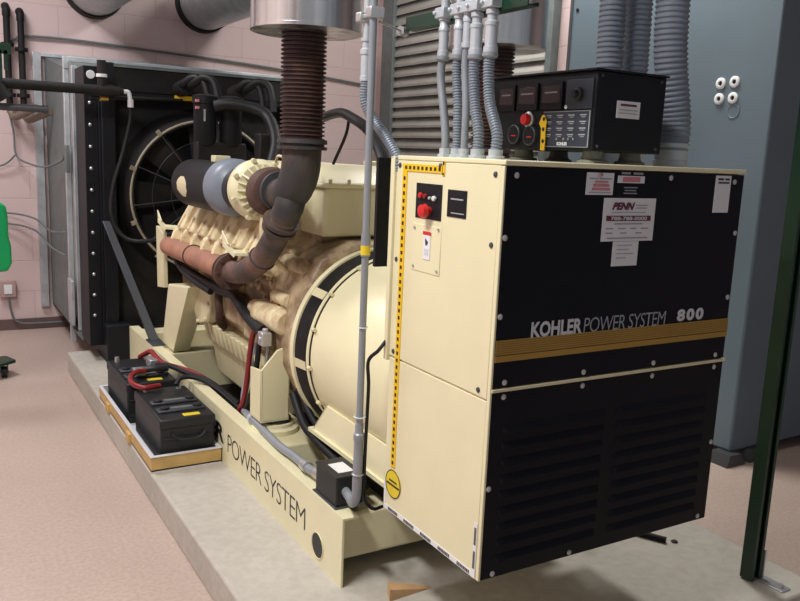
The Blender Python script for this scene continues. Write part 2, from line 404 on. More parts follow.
strip('small_print', up, M['greyprint'], (1.682, 1.742, 1.424, 1.4265), (1.682, 1.73, 1.412, 1.4145), (1.682, 1.75, 1.40, 1.4025), (1.682, 1.72, 1.388, 1.3905))
card('tall_label', 2.072, 2.142, 1.518, 1.630)
strip('tall_print', up, M['ink'], (2.082, 2.108, 1.616, 1.622), (2.114, 2.134, 1.616, 1.622), (2.084, 2.134, 1.606, 1.611))
# screws
s0 = obj('screw', MB().lathe((1.309, Y0-.001, 1.612), (0, -1, 0), [(0, .0085), (.003, .008), (.006, .004), (.0065, .0)], 12), M['screw'], g)
SCR = [(1.592, 1.616), (1.876, 1.618), (2.160, 1.612), (2.190, 1.454), (2.190, 1.250), (1.284, 1.452), (1.285, 1.245), (1.314, 1.064), (1.597, 1.064), (1.880, 1.064), (2.162, 1.064), (1.314, 1.024), (1.597, 1.024), (1.880, 1.024), (2.162, 1.024), (1.284, .767), (2.190, .767), (2.165, .512), (1.600, .510), (1.316, .510)]
copies(s0, [(x-1.309, 0, z-1.612) for x, z in SCR])
s1 = obj('side_screw', MB().lathe((X0-.002, 1.672, 1.612), (-1, 0, 0), [(0, .008), (.003, .007), (.005, .003), (.0055, 0)], 12), M['darkgrey'], g)
copies(s1, [(0, y-1.672, z-1.612) for y, z in ((1.672, 1.43), (1.69, 1.035), (1.93, 1.625), (2.155, 1.62), (2.155, 1.33), (2.15, 1.035))])
# side panel items
XS = X0-.0035
def sbox(nm, y0, y1, z0, z1, m, par=g, t=.0015, x=X0-.0025): return obj(nm, MB().box(x-t, x+.001, y0, y1, z0, z1), m, par)
tape = MB().box(XS-.001, XS+.002, 1.915, 2.135, 1.604, 1.626).box(XS-.001, XS+.002, 2.108, 2.135, .655, 1.604).box(XS-.001, XS+.002, 1.905, 1.918, 1.598, 1.638)
tp = obj('hazard_tape', tape, M['yellow'], g)
mb = MB()
for k in range(9): mb.box(XS-.002, XS, 1.925+k*.023, 1.936+k*.023, 1.610, 1.620)
for k in range(41): mb.box(XS-.002, XS, 2.1165, 2.1265, .665+k*.0228, .676+k*.0228)
mb.box(XS-.002, XS, 1.9075, 1.9155, 1.628, 1.638).box(XS-.002, XS, 1.9075, 1.9155, 1.60, 1.606)
obj('tape_pattern', mb, M['ink'], tp)
rp = sbox('round_sticker', 0, .001, 0, .001, M['yellowlab'])
rp.data.clear_geometry(); mb = MB().cyl((XS+.002, 2.114, .60), (XS-.001, 2.114, .60), .047, 32); mb.bm.to_mesh(rp.data)
obj('sticker_ring', MB().ring((XS-.001, 2.114, .60), (1, 0, 0), .046, .0016, 32, 6), M['ink'], rp)
mb = MB().box(XS-.002, XS, 2.090, 2.138, .606, .611).box(XS-.002, XS, 2.074, 2.154, .592, .598)
obj('sticker_print', mb, M['ink'], rp)
# barcode edge tape
et = obj('edge_tape', MB().box(XS, XS+.002, Y0+.014, Y1-.004, ZB+.002, ZB+.018).box(XS, XS+.002, Y0+.014, Y0+.028, ZB+.018, ZB+.165).box(XS, XS+.002, Y1-.016, Y1-.004, ZB+.018, ZB+.10), M['white'], g)
mb = MB()
for k in range(5):
    for q in range(8): mb.box(XS-.0008, XS+.001, 1.68+k*.1+q*.0078, 1.6850+k*.1+q*.0078, ZB+.005, ZB+.015)
for k in range(2):
    for q in range(8): mb.box(XS-.0008, XS+.001, Y0+.017, Y0+.026, ZB+.03+k*.07+q*.0065, ZB+.0345+k*.07+q*.0065)
obj('edge_tape_print', mb, M['ink'], et)
cp = sbox('stop_switch_plate', 1.914, 2.052, 1.470, 1.572, M['black'])
def rnd(nm, y, z, r, m, par, h=.01, x=X0-.004): return obj(nm, MB().lathe((x, y, z), (-1, 0, 0), [(0, r*.6), (h*.4, r*.6), (h*.5, r), (h, r*.85), (h*1.1, r*.3)], 20), m, par)
rnd('emergency_stop_button', 1.975, 1.494, .021, M['red'], cp, .03)
rnd('red_lamp', 2.018, 1.537, .009, M['red'], cp); rnd('red_lamp', 1.993, 1.536, .008, M['redcable'], cp); rnd('white_lamp', 1.945, 1.532, .008, M['whitep'], cp); rnd('white_lamp', 1.967, 1.532, .005, M['conduitlt'], cp)
mp = sbox('meter_plate', 1.792, 1.884, 1.487, 1.562, M['black'])
mb = MB().box(X0-.0055, X0-.004, 1.806, 1.866, 1.535, 1.539).box(X0-.0055, X0-.004, 1.80, 1.862, 1.497, 1.500)
obj('meter_print', mb, M['greyprint'], mp)
av = sbox('access_cover', 1.908, 2.062, 1.312, 1.452, M['cream'])
bv = av.modifiers.new('b', 'BEVEL'); bv.width = .001; bv.segments = 1
for y, z in ((2.05, 1.44), (1.92, 1.445), (2.05, 1.325), (1.92, 1.325)): rnd('cover_screw', y, z, .0045, M['screw'], av, .004)
al = sbox('sticker', 1.960, 1.998, 1.352, 1.424, M['white'], x=X0-.0045)
mb = MB().box(X0-.0068, X0-.006, 1.958, 2.0, 1.424, 1.434); obj('sticker_header', mb, M['red'], al)
mb = MB().hull([(X0-.0068, 1.986, 1.414), (X0-.0068, 1.970, 1.404), (X0-.0068, 1.974, 1.396), (X0-.0062, 1.988, 1.408), (X0-.0062, 1.984, 1.392)]); obj('sticker_mark', mb, M['panelblue'], al)
mb = MB().box(X0-.0068, X0-.006, 1.968, 1.99, 1.366, 1.384); obj('sticker_mark', mb, M['silverprint'], al)

# ------------------------------------------------------------------ control panel box on the enclosure
CPX0, CPX1, CPY0, CPY1, CPZ0, CPZ1 = 1.636, 1.912, 1.72, 2.20, 1.684, 1.906
t = thing('control_panel', 'black instrument box with gauges standing on rubber feet on the enclosure', 'control panel', (1.77, 1.96, ZT))
obj('housing', MB().box(CPX0, CPX1, CPY0, CPY1, CPZ0, CPZ1), M['black'], t, bevel=.004)
obj('lid', MB().box(CPX0-.012, CPX1+.006, CPY0-.006, CPY1, CPZ1, CPZ1+.006), M['black'], t, bevel=.002)
ft = obj('isolator_foot', MB().lathe((1.70, 1.78, ZT), (0, 0, 1), [(0, .045), (.008, .045), (.012, .034), (.030, .030), (.036, .030)], 24), M['footgrey'], t)
copies(ft, [(.15, 0, 0), (.0, .32, 0), (.15, .32, 0)])
def face(nm, y0, y1, z0, z1, m, par=t, x=CPX0, d=.003): return obj(nm, MB().box(x-d, x+.001, y0, y1, z0, z1), m, par, bevel=.0008)
S_ = CPX0/1.60   # measured on a parallel plane
def fy(y): return 1.72 + (y-1.688)*1.02
for ya, yb in ((1.912, 1.818), (2.022, 1.927), (2.118, 2.035)):
    mt = face('meter', fy(yb), fy(ya), 1.803, 1.882, M['black'], d=.008)
    face('meter_glass', fy(yb)+.008, fy(ya)-.008, 1.822, 1.872, M['gauge'], mt, x=CPX0-.008, d=.001)
    obj('meter_scale', MB().box(CPX0-.0096, CPX0-.0088, fy(yb)+.02, fy(ya)-.02, 1.850, 1.854), M['greyprint'], mt)
sp = face('switch_panel', fy(1.698), fy(1.806), 1.802, 1.885, M['panelblue'], d=.004)
obj('selector_knob', MB().lathe((CPX0-.004, fy(1.754), 1.842), (-1, 0, 0), [(0, .020), (.008, .019), (.010, .012), (.022, .010)], 20), M['ink'], sp)
rnd('panel_screw', fy(1.800), 1.808, .006, M['whitep'], sp, .004, CPX0-.004)
ap = face('alarm_panel', fy(1.698), fy(1.898), 1.692, 1.798, M['panelblue'], d=.004)
mb = MB(); random.seed(2)
for r in range(4):
    for c in range(4):
        y = fy(1.715+c*.048); z = 1.783-r*.0185; mb.box(CPX0-.0052, CPX0-.004, y, y+.026, z, z+.0035).box(CPX0-.0052, CPX0-.004, y+.003, y+.02, z-.005, z-.003)
obj('alarm_print', mb, M['greyprint'], ap)
mb = MB()
for y in (fy(1.76), fy(1.78), fy(1.80), fy(1.83)): mb.box(CPX0-.0052, CPX0-.004, y, y+.005, 1.714, 1.720)
obj('alarm_print', mb, M['greyprint'], ap)
obj('panel_border', MB().box(CPX0-.0055, CPX0-.004, fy(1.70), fy(1.896), 1.6935, 1.695).box(CPX0-.0055, CPX0-.004, fy(1.70), fy(1.896), 1.795, 1.7965).box(CPX0-.0055, CPX0-.004, fy(1.70), fy(1.703), 1.695, 1.795), M['greyprint'], ap)
text('maker_badge', 'KOHLER', (CPX0-.006, fy(1.827), 1.698), (0, -1, 0), fz, .045, .010, M['whitep'], ap, weight=.06)
kb = rnd('red_knob', fy(1.966), 1.775, .018, M['red'], t, .024, CPX0)
obj('knob_ring', MB().lathe((CPX0, fy(1.966), 1.775), (-1, 0, 0), [(0, .024), (.006, .024), (.008, .020)], 24), M['steel'], kb)
for y, z in ((2.028, 1.730), (1.952, 1.726)):
    gg = obj('round_gauge', MB().lathe((CPX0, fy(y), z), (-1, 0, 0), [(0, .030), (.010, .030), (.012, .027), (.009, .025)], 28), M['darkgrey'], t)
    obj('gauge_dial', MB().cyl((CPX0, fy(y), z), (CPX0-.0095, fy(y), z), .025), M['black'], gg)
    obj('gauge_needle', MB().box(CPX0-.0108, CPX0-.0094, fy(y)-.012, fy(y)+.010, z-.006, z-.002), M['red'], gg)
face('info_label', 0, .01, 0, .01, M['white']).data.clear_geometry()
o = [q for q in COL.objects if q.name.startswith('info_label')][0]
MBx = MB().box(1.718, 1.810, CPY0-.0012, CPY0+.001, 1.781, 1.829); MBx.bm.to_mesh(o.data)
for mdf in list(o.modifiers): o.modifiers.remove(mdf)
obj('label_print', MB().box(1.732, 1.795, CPY0-.002, CPY0-.0010, 1.815, 1.821), M['maroon'], o)
obj('label_print', MB().box(1.728, 1.80, CPY0-.002, CPY0-.0010, 1.803, 1.8055).box(1.728, 1.80, CPY0-.002, CPY0-.0010, 1.794, 1.7965), M['greyprint'], o)
cs = obj('case_screw', MB().lathe((1.655, CPY0, 1.893), (0, -1, 0), [(0, .005), (.003, .004), (.004, .0)], 10), M['darkgrey'], t)
copies(cs, [(.235, 0, 0), (0, 0, -.195), (.235, 0, -.195)])
# yellow lock-out tag hanging from the panel
mb = MB().prism([(1.910, 1.682), (1.929, 1.682), (1.931, 1.748), (1.942, 1.762), (1.931, 1.786), (1.922, 1.788), (1.908, 1.768), (1.911, 1.748)], 'x', CPX0-.012, CPX0-.0095)
t2 = obj('lockout_tag', mb, M['yellow']); tag(t2, 'yellow and black lockout tag hanging on the front of the instrument box', 'tag')
obj('tag_pattern', MB().cyl((CPX0-.0125, 1.921, 1.775), (CPX0-.0115, 1.921, 1.775), .006, 10).cyl((CPX0-.0128, 1.921, 1.745), (CPX0-.0115, 1.921, 1.745), .006, 10).cyl((CPX0-.0128, 1.919, 1.71), (CPX0-.0115, 1.919, 1.71), .006, 10), M['ink'], t2)

# ------------------------------------------------------------------ large flexible conduits behind the instrument box
def corr(nm, path, r, pitch, amp, m, par=None, seg=20):
    p, rr = bellows(path, r, pitch, amp); return obj(nm, MB().sweep(p, rr, seg), m, par)
for i, (x, y, lb) in enumerate(((2.00, 2.06, 'thick ribbed grey flexible conduit farthest left of three behind the instrument box'), (2.13, 2.06, 'thick ribbed grey flexible conduit in the middle of three behind the instrument box'), (2.13, 1.86, 'thick ribbed grey flexible conduit rightmost of three, clamped beside the instrument box'))):
    xb = (2.012, 2.13, 2.118)[i]; yb = y; r_ = (.041, .043, .049)[i]
    xt = (2.005, 2.122, 2.066)[i]
    corr('hose', [(xb, yb, ZT+.05), (xb, yb, 1.80), (xt, y, 2.05), (xt-.01, y, 2.5), (xt-.01, y, 3.2), (xt, y, 4.2)], r_, .0165, .004, M['flexgrey'], t, 28)
    obj('collar', MB().lathe((xb, yb, ZT), (0, 0, 1), [(0, .055), (.02, .055), (.022, .051), (.06, .051), (.063, .056), (.075, .056)], 28), M['conduitlt'], t)

# ------------------------------------------------------------------ green overhead strut and the row of conduits
XC = 1.36
t = tag(obj('overhead_strut', MB().box(XC+.012, XC+.016, 1.72, 2.335, 2.045, 2.085).box(XC+.016, XC+.05, 1.72, 2.335, 2.045, 2.049).box(XC+.016, XC+.05, 1.72, 2.335, 2.081, 2.085).box(XC+.046, XC+.05, 1.72, 2.335, 2.049, 2.055).box(XC+.046, XC+.05, 1.72, 2.335, 2.075, 2.081).box(XC+.02, XC+.045, 1.76, 1.80, 2.085, 4.2), M['dkgreen']), 'dark green strut rail crossing above the enclosure with conduits clamped to it', 'strut')
specs = [  # y, coupling bottom z, style, radius
    (2.088, 1.945, 'liquid', .0145), (2.008, 1.942, 'flex', .0145), (1.966, 1.958, 'smooth', .0130), (1.922, 1.936, 'flexbig', .0170), (1.852, 1.936, 'flexbig', .0170)]
labs = ['grey smooth conduit leftmost in the row rising from the enclosure top', 'ribbed grey conduit second from left in the row above the enclosure', 'thin smooth grey conduit tucked in the middle of the row above the enclosure', 'ribbed grey conduit fourth from left in the row above the enclosure', 'ribbed grey conduit rightmost of the row, curving beside the gauges']
base_y = [2.052, 1.990, 1.952, 1.885, 1.800]
for (y, zc, st, r), lb, yb in zip(specs, labs, base_y):
    t = thing('conduit', lb, 'conduit', (XC, yb, ZT), 'conduits rising from the enclosure top')
    obj('rigid_pipe', MB().cyl((XC, y, zc+.06), (XC, y, 4.2), .0125, 16), M['conduitlt'], t)
    obj('coupling', MB().lathe((XC, y, zc), (0, 0, 1), [(0, r+.003), (.015, r+.003), (.016, r), (.07, r), (.071, r+.002), (.08, r+.002), (.085, .014), (.10, .014), (.101, .018), (.112, .018), (.113, .013)], 24), M['conduitlt'], t)
    obj('pipe_clamp', MB().box(XC-.022, XC+.014, y-.024, y+.024, 2.052, 2.082).cyl((XC-.03, y+.018, 2.067), (XC+.01, y+.018, 2.067), .006, 8), M['conduitlt'], t, bevel=.003)
    path = [(XC, y, zc+.005), (XC, y+.003, zc-.05), (XC, y-.012, 1.80), (XC, yb, 1.72), (XC, yb, ZT+.015)]
    if st == 'liquid': path = [(XC, y, zc+.005), (XC, y+.006, zc-.06), (XC, y-.018, 1.79), (XC, yb, 1.71), (XC, yb, ZT+.01)]
    if st in ('liquid', 'smooth'): obj('hose', MB().tube(path, r*.85, 16), M['conduit'], t)
    else: corr('hose', path, r*.80, .0080, .0026, M['flexgrey'], t, 16)
    obj('base_fitting', MB().lathe((XC, yb, ZT), (0, 0, 1), [(0, r+.008), (.008, r+.008), (.009, r+.003), (.026, r+.003)], 6 if st == 'liquid' else 20), M['conduitlt'], t)
    if st != 'smooth': obj('lock_nut', MB().lathe((XC, y, zc-.014), (0, 0, 1), [(0, r+.001), (.004, r+.005), (.012, r+.005), (.014, r+.002)], 20), M['conduit'], t)

# tall smooth conduit passing in front of the alternator, then elbow into the junction box
t = thing('tall_conduit', 'long straight grey conduit in front of the alternator, bending into the small black box', 'conduit', (1.2, 2.235, .46))
TX, TY = 1.2, 2.235
obj('pipe', MB().cyl((TX, TY, .77), (TX, TY, 4.2), .0115, 16), M['conduit'], t)
obj('coupling', MB().lathe((TX, TY, .655), (0, 0, 1), [(0, .016), (.06, .016), (.065, .0185), (.085, .0185), (.09, .014), (.12, .014)], 20), M['conduit'], t)
obj('coupling', MB().lathe((TX, TY, 1.33), (0, 0, 1), [(0, .015), (.07, .015)], 20), M['conduit'], t)
obj('yellow_sticker', MB().lathe((TX, TY, 1.335), (0, 0, 1), [(0, .0156), (.03, .0156)], 20, cap=False), M['yellowlab'], t)
obj('elbow', MB().tube([(TX, TY, .66), (TX, TY+.002, .58), (TX+.004, TY+.012, .52), (TX+.012, TY+.05, .475), (TX+.03, TY+.11, .468), (TX+.04, TY+.16, .468)], .0165, 16), M['conduit'], t)
obj('cable_tie', MB().ring((TX, TY, .80), (0, 0, 1), .019, .002, 20, 6), M['whitep'], t)
obj('cable_tie', MB().ring((TX, TY, 1.10), (0, 0, 1), .015, .002, 20, 6), M['whitep'], t)
obj('strap', MB().ring((TX, TY, .60), (0, 0, 1), .018, .003, 20, 6), M['steel'], t)
# its neighbour
t = thing('rear_conduit', 'grey conduit beside the tall straight one, ending in a ribbed whip onto the enclosure', 'conduit', (1.25, 2.2, 1.62))
RX, RY = 1.228, 2.325
obj('rigid_pipe', MB().cyl((RX, RY, 1.97), (RX, RY, 4.2), .012, 16), M['conduitlt'], t)
obj('coupling', MB().lathe((RX, RY, 1.875), (0, 0, 1), [(0, .019), (.015, .019), (.016, .017), (.08, .017), (.081, .02), (.095, .02), (.10, .014), (.12, .014), (.121, .018), (.13, .018)], 20), M['conduitlt'], t)
corr('hose', [(RX, RY, 1.88), (RX, RY, 1.82), (RX+.012, RY-.02, 1.77), (1.262, 2.235, 1.70), (1.275, 2.185, 1.64), (1.28, 2.18, 1.60)], .0145, .0085, .0026, M['flexgrey'], t, 16)
t3 = thing('pipe_hanger', 'bright zinc clamp and threaded rod tying the two tall conduits to the green strut', 'clamp', (1.2, 2.28, 2.06))
obj('clamp_body', MB().box(1.182, 1.232, 2.22, 2.255, 2.052, 2.085).box(1.198, 1.236, 2.318, 2.352, 2.052, 2.082).box(1.205, 1.218, 2.25, 2.33, 2.060, 2.074), M['steel'], t3, bevel=.004)
obj('threaded_rod', MB().cyl((1.225, 2.24, 2.045), (1.37, 2.335, 2.04), .004, 10), M['steel'], t3)
obj('rod_nut', MB().cyl((1.34, 2.315, 2.04), (1.372, 2.335, 2.04), .016, 6), M['steel'], t3)

# black cable down beside the tall conduit
tag(obj('black_cable', MB().tube([(1.262, 2.19, 1.06), (1.235, 2.19, 1.03), (1.214, 2.215, .99), (1.222, 2.222, .9), (1.220, 2.225, .70), (1.222, 2.23, .58), (1.235, 2.25, .50), (1.30, 2.30, .43), (1.36, 2.34, .41)], .006, 10), M['rubber']), 'thin black cable tied along the tall straight conduit', 'cable')

# small junction box on the skid rail
t = thing('junction_box', 'small black transformer box with a white label sitting on the skid rail', 'junction box', (1.27, 2.48, .405))
obj('housing', MB().box(1.203, 1.312, 2.395, 2.57, .412, .520), M['battery'], t, bevel=.006)
obj('lid', MB().box(1.201, 1.314, 2.393, 2.572, .514, .524), M['battery'], t, bevel=.003)
obj('label', MB().box(1.228, 1.288, 2.43, 2.52, .524, .5255), M['white'], t)
obj('mounting_plate', MB().box(1.195, 1.32, 2.385, 2.58, .408, .413), M['darkgrey'], t, bevel=.002)
obj('fitting', MB().cyl((1.23, 2.575, .46), (1.23, 2.62, .455), .022, 12), M['steel'], t)
t = thing('skid_conduit', 'grey flexible conduit lying along the skid rail to the small black box', 'conduit', (1.23, 3.0, .41))
obj('hose', MB().tube([(1.235, 2.61, .455), (1.235, 2.70, .44), (1.24, 2.85, .435), (1.235, 3.0, .43), (1.245, 3.2, .428), (1.255, 3.4, .43), (1.30, 3.62, .40), (1.36, 3.75, .50), (1.40, 3.72, .70)], .0175, 14), M['conduit'], t)
obj('coupling', MB().cyl((1.236, 2.71, .44), (1.24, 2.76, .437), .0235, 12), M['steel'], t)
obj('strap', MB().cyl((1.25, 3.36, .43), (1.252, 3.39, .43), .0215, 14), M['conduitlt'], t)

# ------------------------------------------------------------------ skid
t = thing('engine_skid', 'long cream steel skid under the engine, lettered along its near rail', 'skid', (EX, 3.9, .15))
def rail(xo, s, lab):
    # C-channel opening inwards
    w = .062*s
    mb = MB()
    a = lambda p, q: (min(p, q), max(p, q))
    x0, x1 = a(xo, xo+.008*s); mb.box(x0, x1, 2.31, 5.62, .15, .408)
    x0, x1 = a(xo+.008*s, xo+w); mb.box(x0, x1, 2.31, 5.62, .400, .408); mb.box(x0, x1, 2.74, 5.62, .15, .158)
    return obj('rail', mb, M['cream'], t)
r1 = rail(1.188, 1, ''); r2 = rail(2.282, -1, '')
text('rail_lettering', 'KOHLER', (1.1875, 4.30, .243), (0, -1, 0), fz, .72, .092, M['ink'], r1, weight=.035)
text('rail_lettering', 'POWER SYSTEM', (1.1875, 3.525, .228), (0, -1, 0), fz, .905, .090, M['ink'], r1, weight=-.016, space=.88)
obj('lifting_hole', MB().cyl((1.1885, 2.505, .222), (1.1865, 2.505, .222), .048, 28), M['ink'], r1)
obj('hole_rim', MB().ring((1.187, 2.505, .222), (1, 0, 0), .049, .003, 28, 6), M['creamdull'], r1)
obj('cross_member', MB().prism([(2.375, .215), (2.74, .215), (2.74, .375), (2.40, .375)], 'x', 1.197, 2.273), M['creamdull'], t, bevel=.012)
obj('cross_member', MB().box(1.197, 2.273, 4.80, 4.95, .158, .40), M['creamdull'], t, bevel=.008)
obj('cross_member', MB().box(1.197, 2.273, 5.40, 5.55, .158, .40), M['creamdull'], t, bevel=.008)
obj('mount_platform', MB().hull([(1.197, 3.02, .16), (1.52, 3.02, .16), (1.197, 3.60, .16), (1.52, 3.60, .16), (1.20, 3.08, .395), (1.49, 3.08, .395), (1.20, 3.52, .395), (1.49, 3.52, .395)]), M['creamdull'], t, bevel=.01)
obj('mount_platform', MB().hull([(1.95, 3.02, .16), (2.273, 3.02, .16), (1.95, 3.60, .16), (2.273, 3.60, .16), (1.98, 3.08, .395), (2.27, 3.08, .395), (1.98, 3.52, .395), (2.27, 3.52, .395)]), M['creamdull'], t, bevel=.01)
obj('platform_slot', MB().box(1.24, 1.36, 3.036, 3.062, .285, .315), M['ink'], t)
obj('drip_tray', MB().box(1.26, 2.21, 3.65, 4.78, .158, .175), M['radblack'], t)

# ------------------------------------------------------------------ alternator
t = thing('alternator', 'cream drum alternator body between the engine and the enclosure', 'alternator', (EX, 2.6, .4))
A0 = (EX, 2.19, CZ)
obj('barrel', MB().lathe(A0, (0, 1, 0), [(0, .390), (.02, .398), (.74, .402), (.745, .411), (.765, .411), (.77, .405)], 96), M['cream'], t)
obj('vent_screen', MB().lathe((EX, 2.92, CZ), (0, 1, 0), [(0, .400), (.02, .410), (.13, .421)], 96), M['radblack'], t)
for a in (35, 143, 186, 325):
    r = math.radians(a); mb = MB()
    pts = []
    for da in (-.045, .045):
        for y, rr in ((2.955, .413), (3.05, .4235)):
            for e in (0, -.02): pts.append((EX+(rr+e)*math.cos(r+da), y, CZ+(rr+e)*math.sin(r+da)))
    obj('vent_bridge', mb.hull(pts), M['creamdull'], t)
obj('housing_flange', MB().lathe((EX, 3.045, CZ), (0, 1, 0), [(0, .415), (0, .429), (.014, .431), (.03, .431), (.03, .40)], 96), M['cream'], t)
b0 = None
for k in range(16):
    a = 2*PI*k/16+.1
    obj('bolt', MB().cyl((EX+.402*math.cos(a), 2.925, CZ+.402*math.sin(a)), (EX+.402*math.cos(a), 2.94, CZ+.402*math.sin(a)), .006, 8).cyl((EX+.412*math.cos(a), 2.905, CZ+.412*math.sin(a)), (EX+.412*math.cos(a), 2.93, CZ+.412*math.sin(a)), .0085, 8), M['creamdull'], t)
for s in (-1, 1):
    X = lambda d: EX + s*d
    mb = MB().hull([(X(a_), y, z) for a_ in (.385, .10) for y in (2.22, 2.97) for z in (.492, .508)])
    mb.hull([(X(a_), y, .50) for a_ in (.375, .365) for y in (2.24, 2.95)] + [(X(a_), y, .635) for a_ in (.366, .356) for y in (2.26, 2.84)])
    mb.hull([(X(a_), y, .50) for a_ in (.375, .12) for y in (2.95, 2.94)] + [(X(a_), y, z) for a_, z in ((.366, .635), (.12, .56)) for y in (2.84, 2.83)])
    obj('foot_riser', MB().box(min(X(.30), X(.12)), max(X(.30), X(.12)), 2.30, 2.90, .376, .492), M['radblack'], t, bevel=.004)
    obj('foot', mb, M['cream'], t)

# ------------------------------------------------------------------ engine
e = thing('diesel_engine', 'large cream V diesel engine with ribbed cylinder banks behind the alternator', 'engine', (EX, 3.95, .36))
def sym(pts): return pts + [(2*EX-x, z) for x, z in pts[::-1]]
obj('crankcase', MB().prism(sym([(1.50, .60), (1.42, .74), (1.42, .92), (1.36, 1.04), (1.40, 1.16), (1.55, 1.30)]), 'y', 3.30, 4.78), M['creamdirty'], e, bevel=.015)
obj('flywheel_housing', MB().prism(sym([(1.52, .46), (1.40, .58), (1.335, .72), (1.33, .90), (1.37, 1.06), (1.44, 1.20), (1.60, 1.27)]), 'y', 3.076, 3.32), M['creamdirty'], e, bevel=.03, seg=3)
obj('sump', MB().prism(sym([(1.47, .33), (1.42, .60), (1.42, .62)]), 'y', 3.62, 4.55), M['creamdull'], e, bevel=.02)
mb = MB().box(1.395, 2*EX-1.395, 3.60, 4.57, .60, .655)
for k in range(12): mb.hull([(1.375, 3.64+k*.078, .66), (1.375, 3.68+k*.078, .66), (1.41, 3.63+k*.078, .66), (1.41, 3.69+k*.078, .66), (1.40, 3.64+k*.078, .555), (1.40, 3.68+k*.078, .555), (1.42, 3.64+k*.078, .53), (1.42, 3.68+k*.078, .53)])
obj('sump_flange', mb, M['creamdull'], e, bevel=.006)
# timing cover & hex cover near the fan
obj('gear_case', MB().prism(sym([(1.46, .60), (1.37, .80), (1.36, 1.0), (1.42, 1.14), (1.52, 1.28)]), 'y', 4.78, 4.95), M['creamdirty'], e, bevel=.02)
mb = MB()
pts = [(1.385, 4.25+.0*k, .9) for k in range(1)]
mb = MB(); hexp = [(4.30, .93), (4.62, .89), (4.66, .76), (4.50, .64), (4.34, .68), (4.27, .80)]
mb.prism(hexp, 'x', 1.335, 1.43); obj('side_cover', mb, M['creamdull'], e, bevel=.012)
for y, z in hexp:
    y2 = 4.46+(y-4.46)*.86; z2 = .79+(z-.79)*.86
    obj('cover_bolt', MB().cyl((1.34, y2, z2), (1.325, y2, z2), .011, 6), M['creambank'], e)
obj('access_cover', MB().box(1.37, 1.43, 3.86, 4.14, .74, .90), M['creamdirty'], e, bevel=.02)
obj('breather_hose', MB().tube([(1.36, 4.16, .93), (1.335, 4.12, .86), (1.34, 4.12, .78), (1.36, 4.18, .72), (1.40, 4.22, .68)], .022, 12), M['rust'], e)
# cylinder banks (both sides), each with individual rocker covers
def bank(s):
    X = lambda x: EX + s*(x-EX)
    hd = obj('cylinder_bank', MB().prism([(X(1.285), 1.10), (X(1.30), 1.165), (X(1.40), 1.33), (X(1.52), 1.36), (X(1.55), 1.22), (X(1.40), 1.06)], 'y', 3.42, 4.80), M['creambank'], e, bevel=.015)
    for k in range(7):
        y = 3.50 + k*.19
        mb = MB().hull([(X(x), yy, z) for x, z, w in ((1.265, 1.185, .055), (1.375, 1.385, .045), (1.46, 1.42, .045), (1.44, 1.30, .06), (1.33, 1.15, .06)) for yy in (y-w, y+w)])
        rc = obj('rocker_cover', mb, M['creambank'], hd, bevel=.012, seg=2)
        mb = MB().hull([(X(x), yy, z) for x, z in ((1.262, 1.20), (1.30, 1.27), (1.295, 1.19)) for yy in (y-.012, y+.012)])
        obj('cover_rib', mb, M['creambank'], rc, bevel=.003)
        mb = MB().hull([(X(1.27), y+.095-.018, 1.175), (X(1.27), y+.095+.018, 1.175), (X(1.31), y+.095-.018, 1.20), (X(1.31), y+.095+.018, 1.20), (X(1.232), y+.055-.015, 1.105), (X(1.232), y+.055+.015, 1.105), (X(1.29), y+.055-.015, 1.08), (X(1.29), y+.055+.015, 1.08)])
        obj('exhaust_port', mb, M['creambank'], hd, bevel=.004)
bank(1); bank(-1)
for y, l in ((3.56, 1), (4.78, 1)):
    mb = MB().hull([(1.215, y-.03, 1.18), (1.235, y-.03, 1.175), (1.215, y+.14, 1.215), (1.235, y+.14, 1.21), (1.215, y-.03, 1.155), (1.215, y+.14, 1.19)]).hull([(1.22, y-.03, 1.18), (1.30, y-.05, 1.175), (1.22, y+.03, 1.19), (1.30, y, 1.185), (1.22, y-.03, 1.165), (1.30, y-.05, 1.16)])
    mb.hull([(1.218, y+.06, 1.205), (1.226, y+.06, 1.205), (1.218, y+.16, 1.265), (1.226, y+.16, 1.265), (1.218, y+.14, 1.20), (1.226, y+.14, 1.20)])
    obj('lifting_eye', mb, M['cream'], e, bevel=.004)
# front pillar plates and mount near the fan
obj('end_plate', MB().hull([(1.235, 4.86, .80), (1.26, 4.86, .80), (1.235, 5.02, .78), (1.26, 5.02, .78), (1.235, 4.88, 1.13), (1.26, 4.88, 1.13), (1.235, 5.04, 1.16), (1.26, 5.04, 1.16)]), M['creamdull'], e, bevel=.004)
obj('front_mount', MB().hull([(1.27, 4.80, .41), (1.37, 4.80, .41), (1.27, 5.06, .41), (1.37, 5.06, .41), (1.27, 4.46, .87), (1.40, 4.46, .87), (1.25, 4.82, .83), (1.40, 4.82, .83)]), M['cream'], e, bevel=.01)
obj('front_mount', MB().hull([(2*EX-x, y, z) for x, y, z in [(1.27, 4.80, .41), (1.37, 4.80, .41), (1.27, 5.06, .41), (1.37, 5.06, .41), (1.27, 4.46, .87), (1.40, 4.46, .87), (1.25, 4.82, .83), (1.40, 4.82, .83)]]), M['cream'], e, bevel=.01)
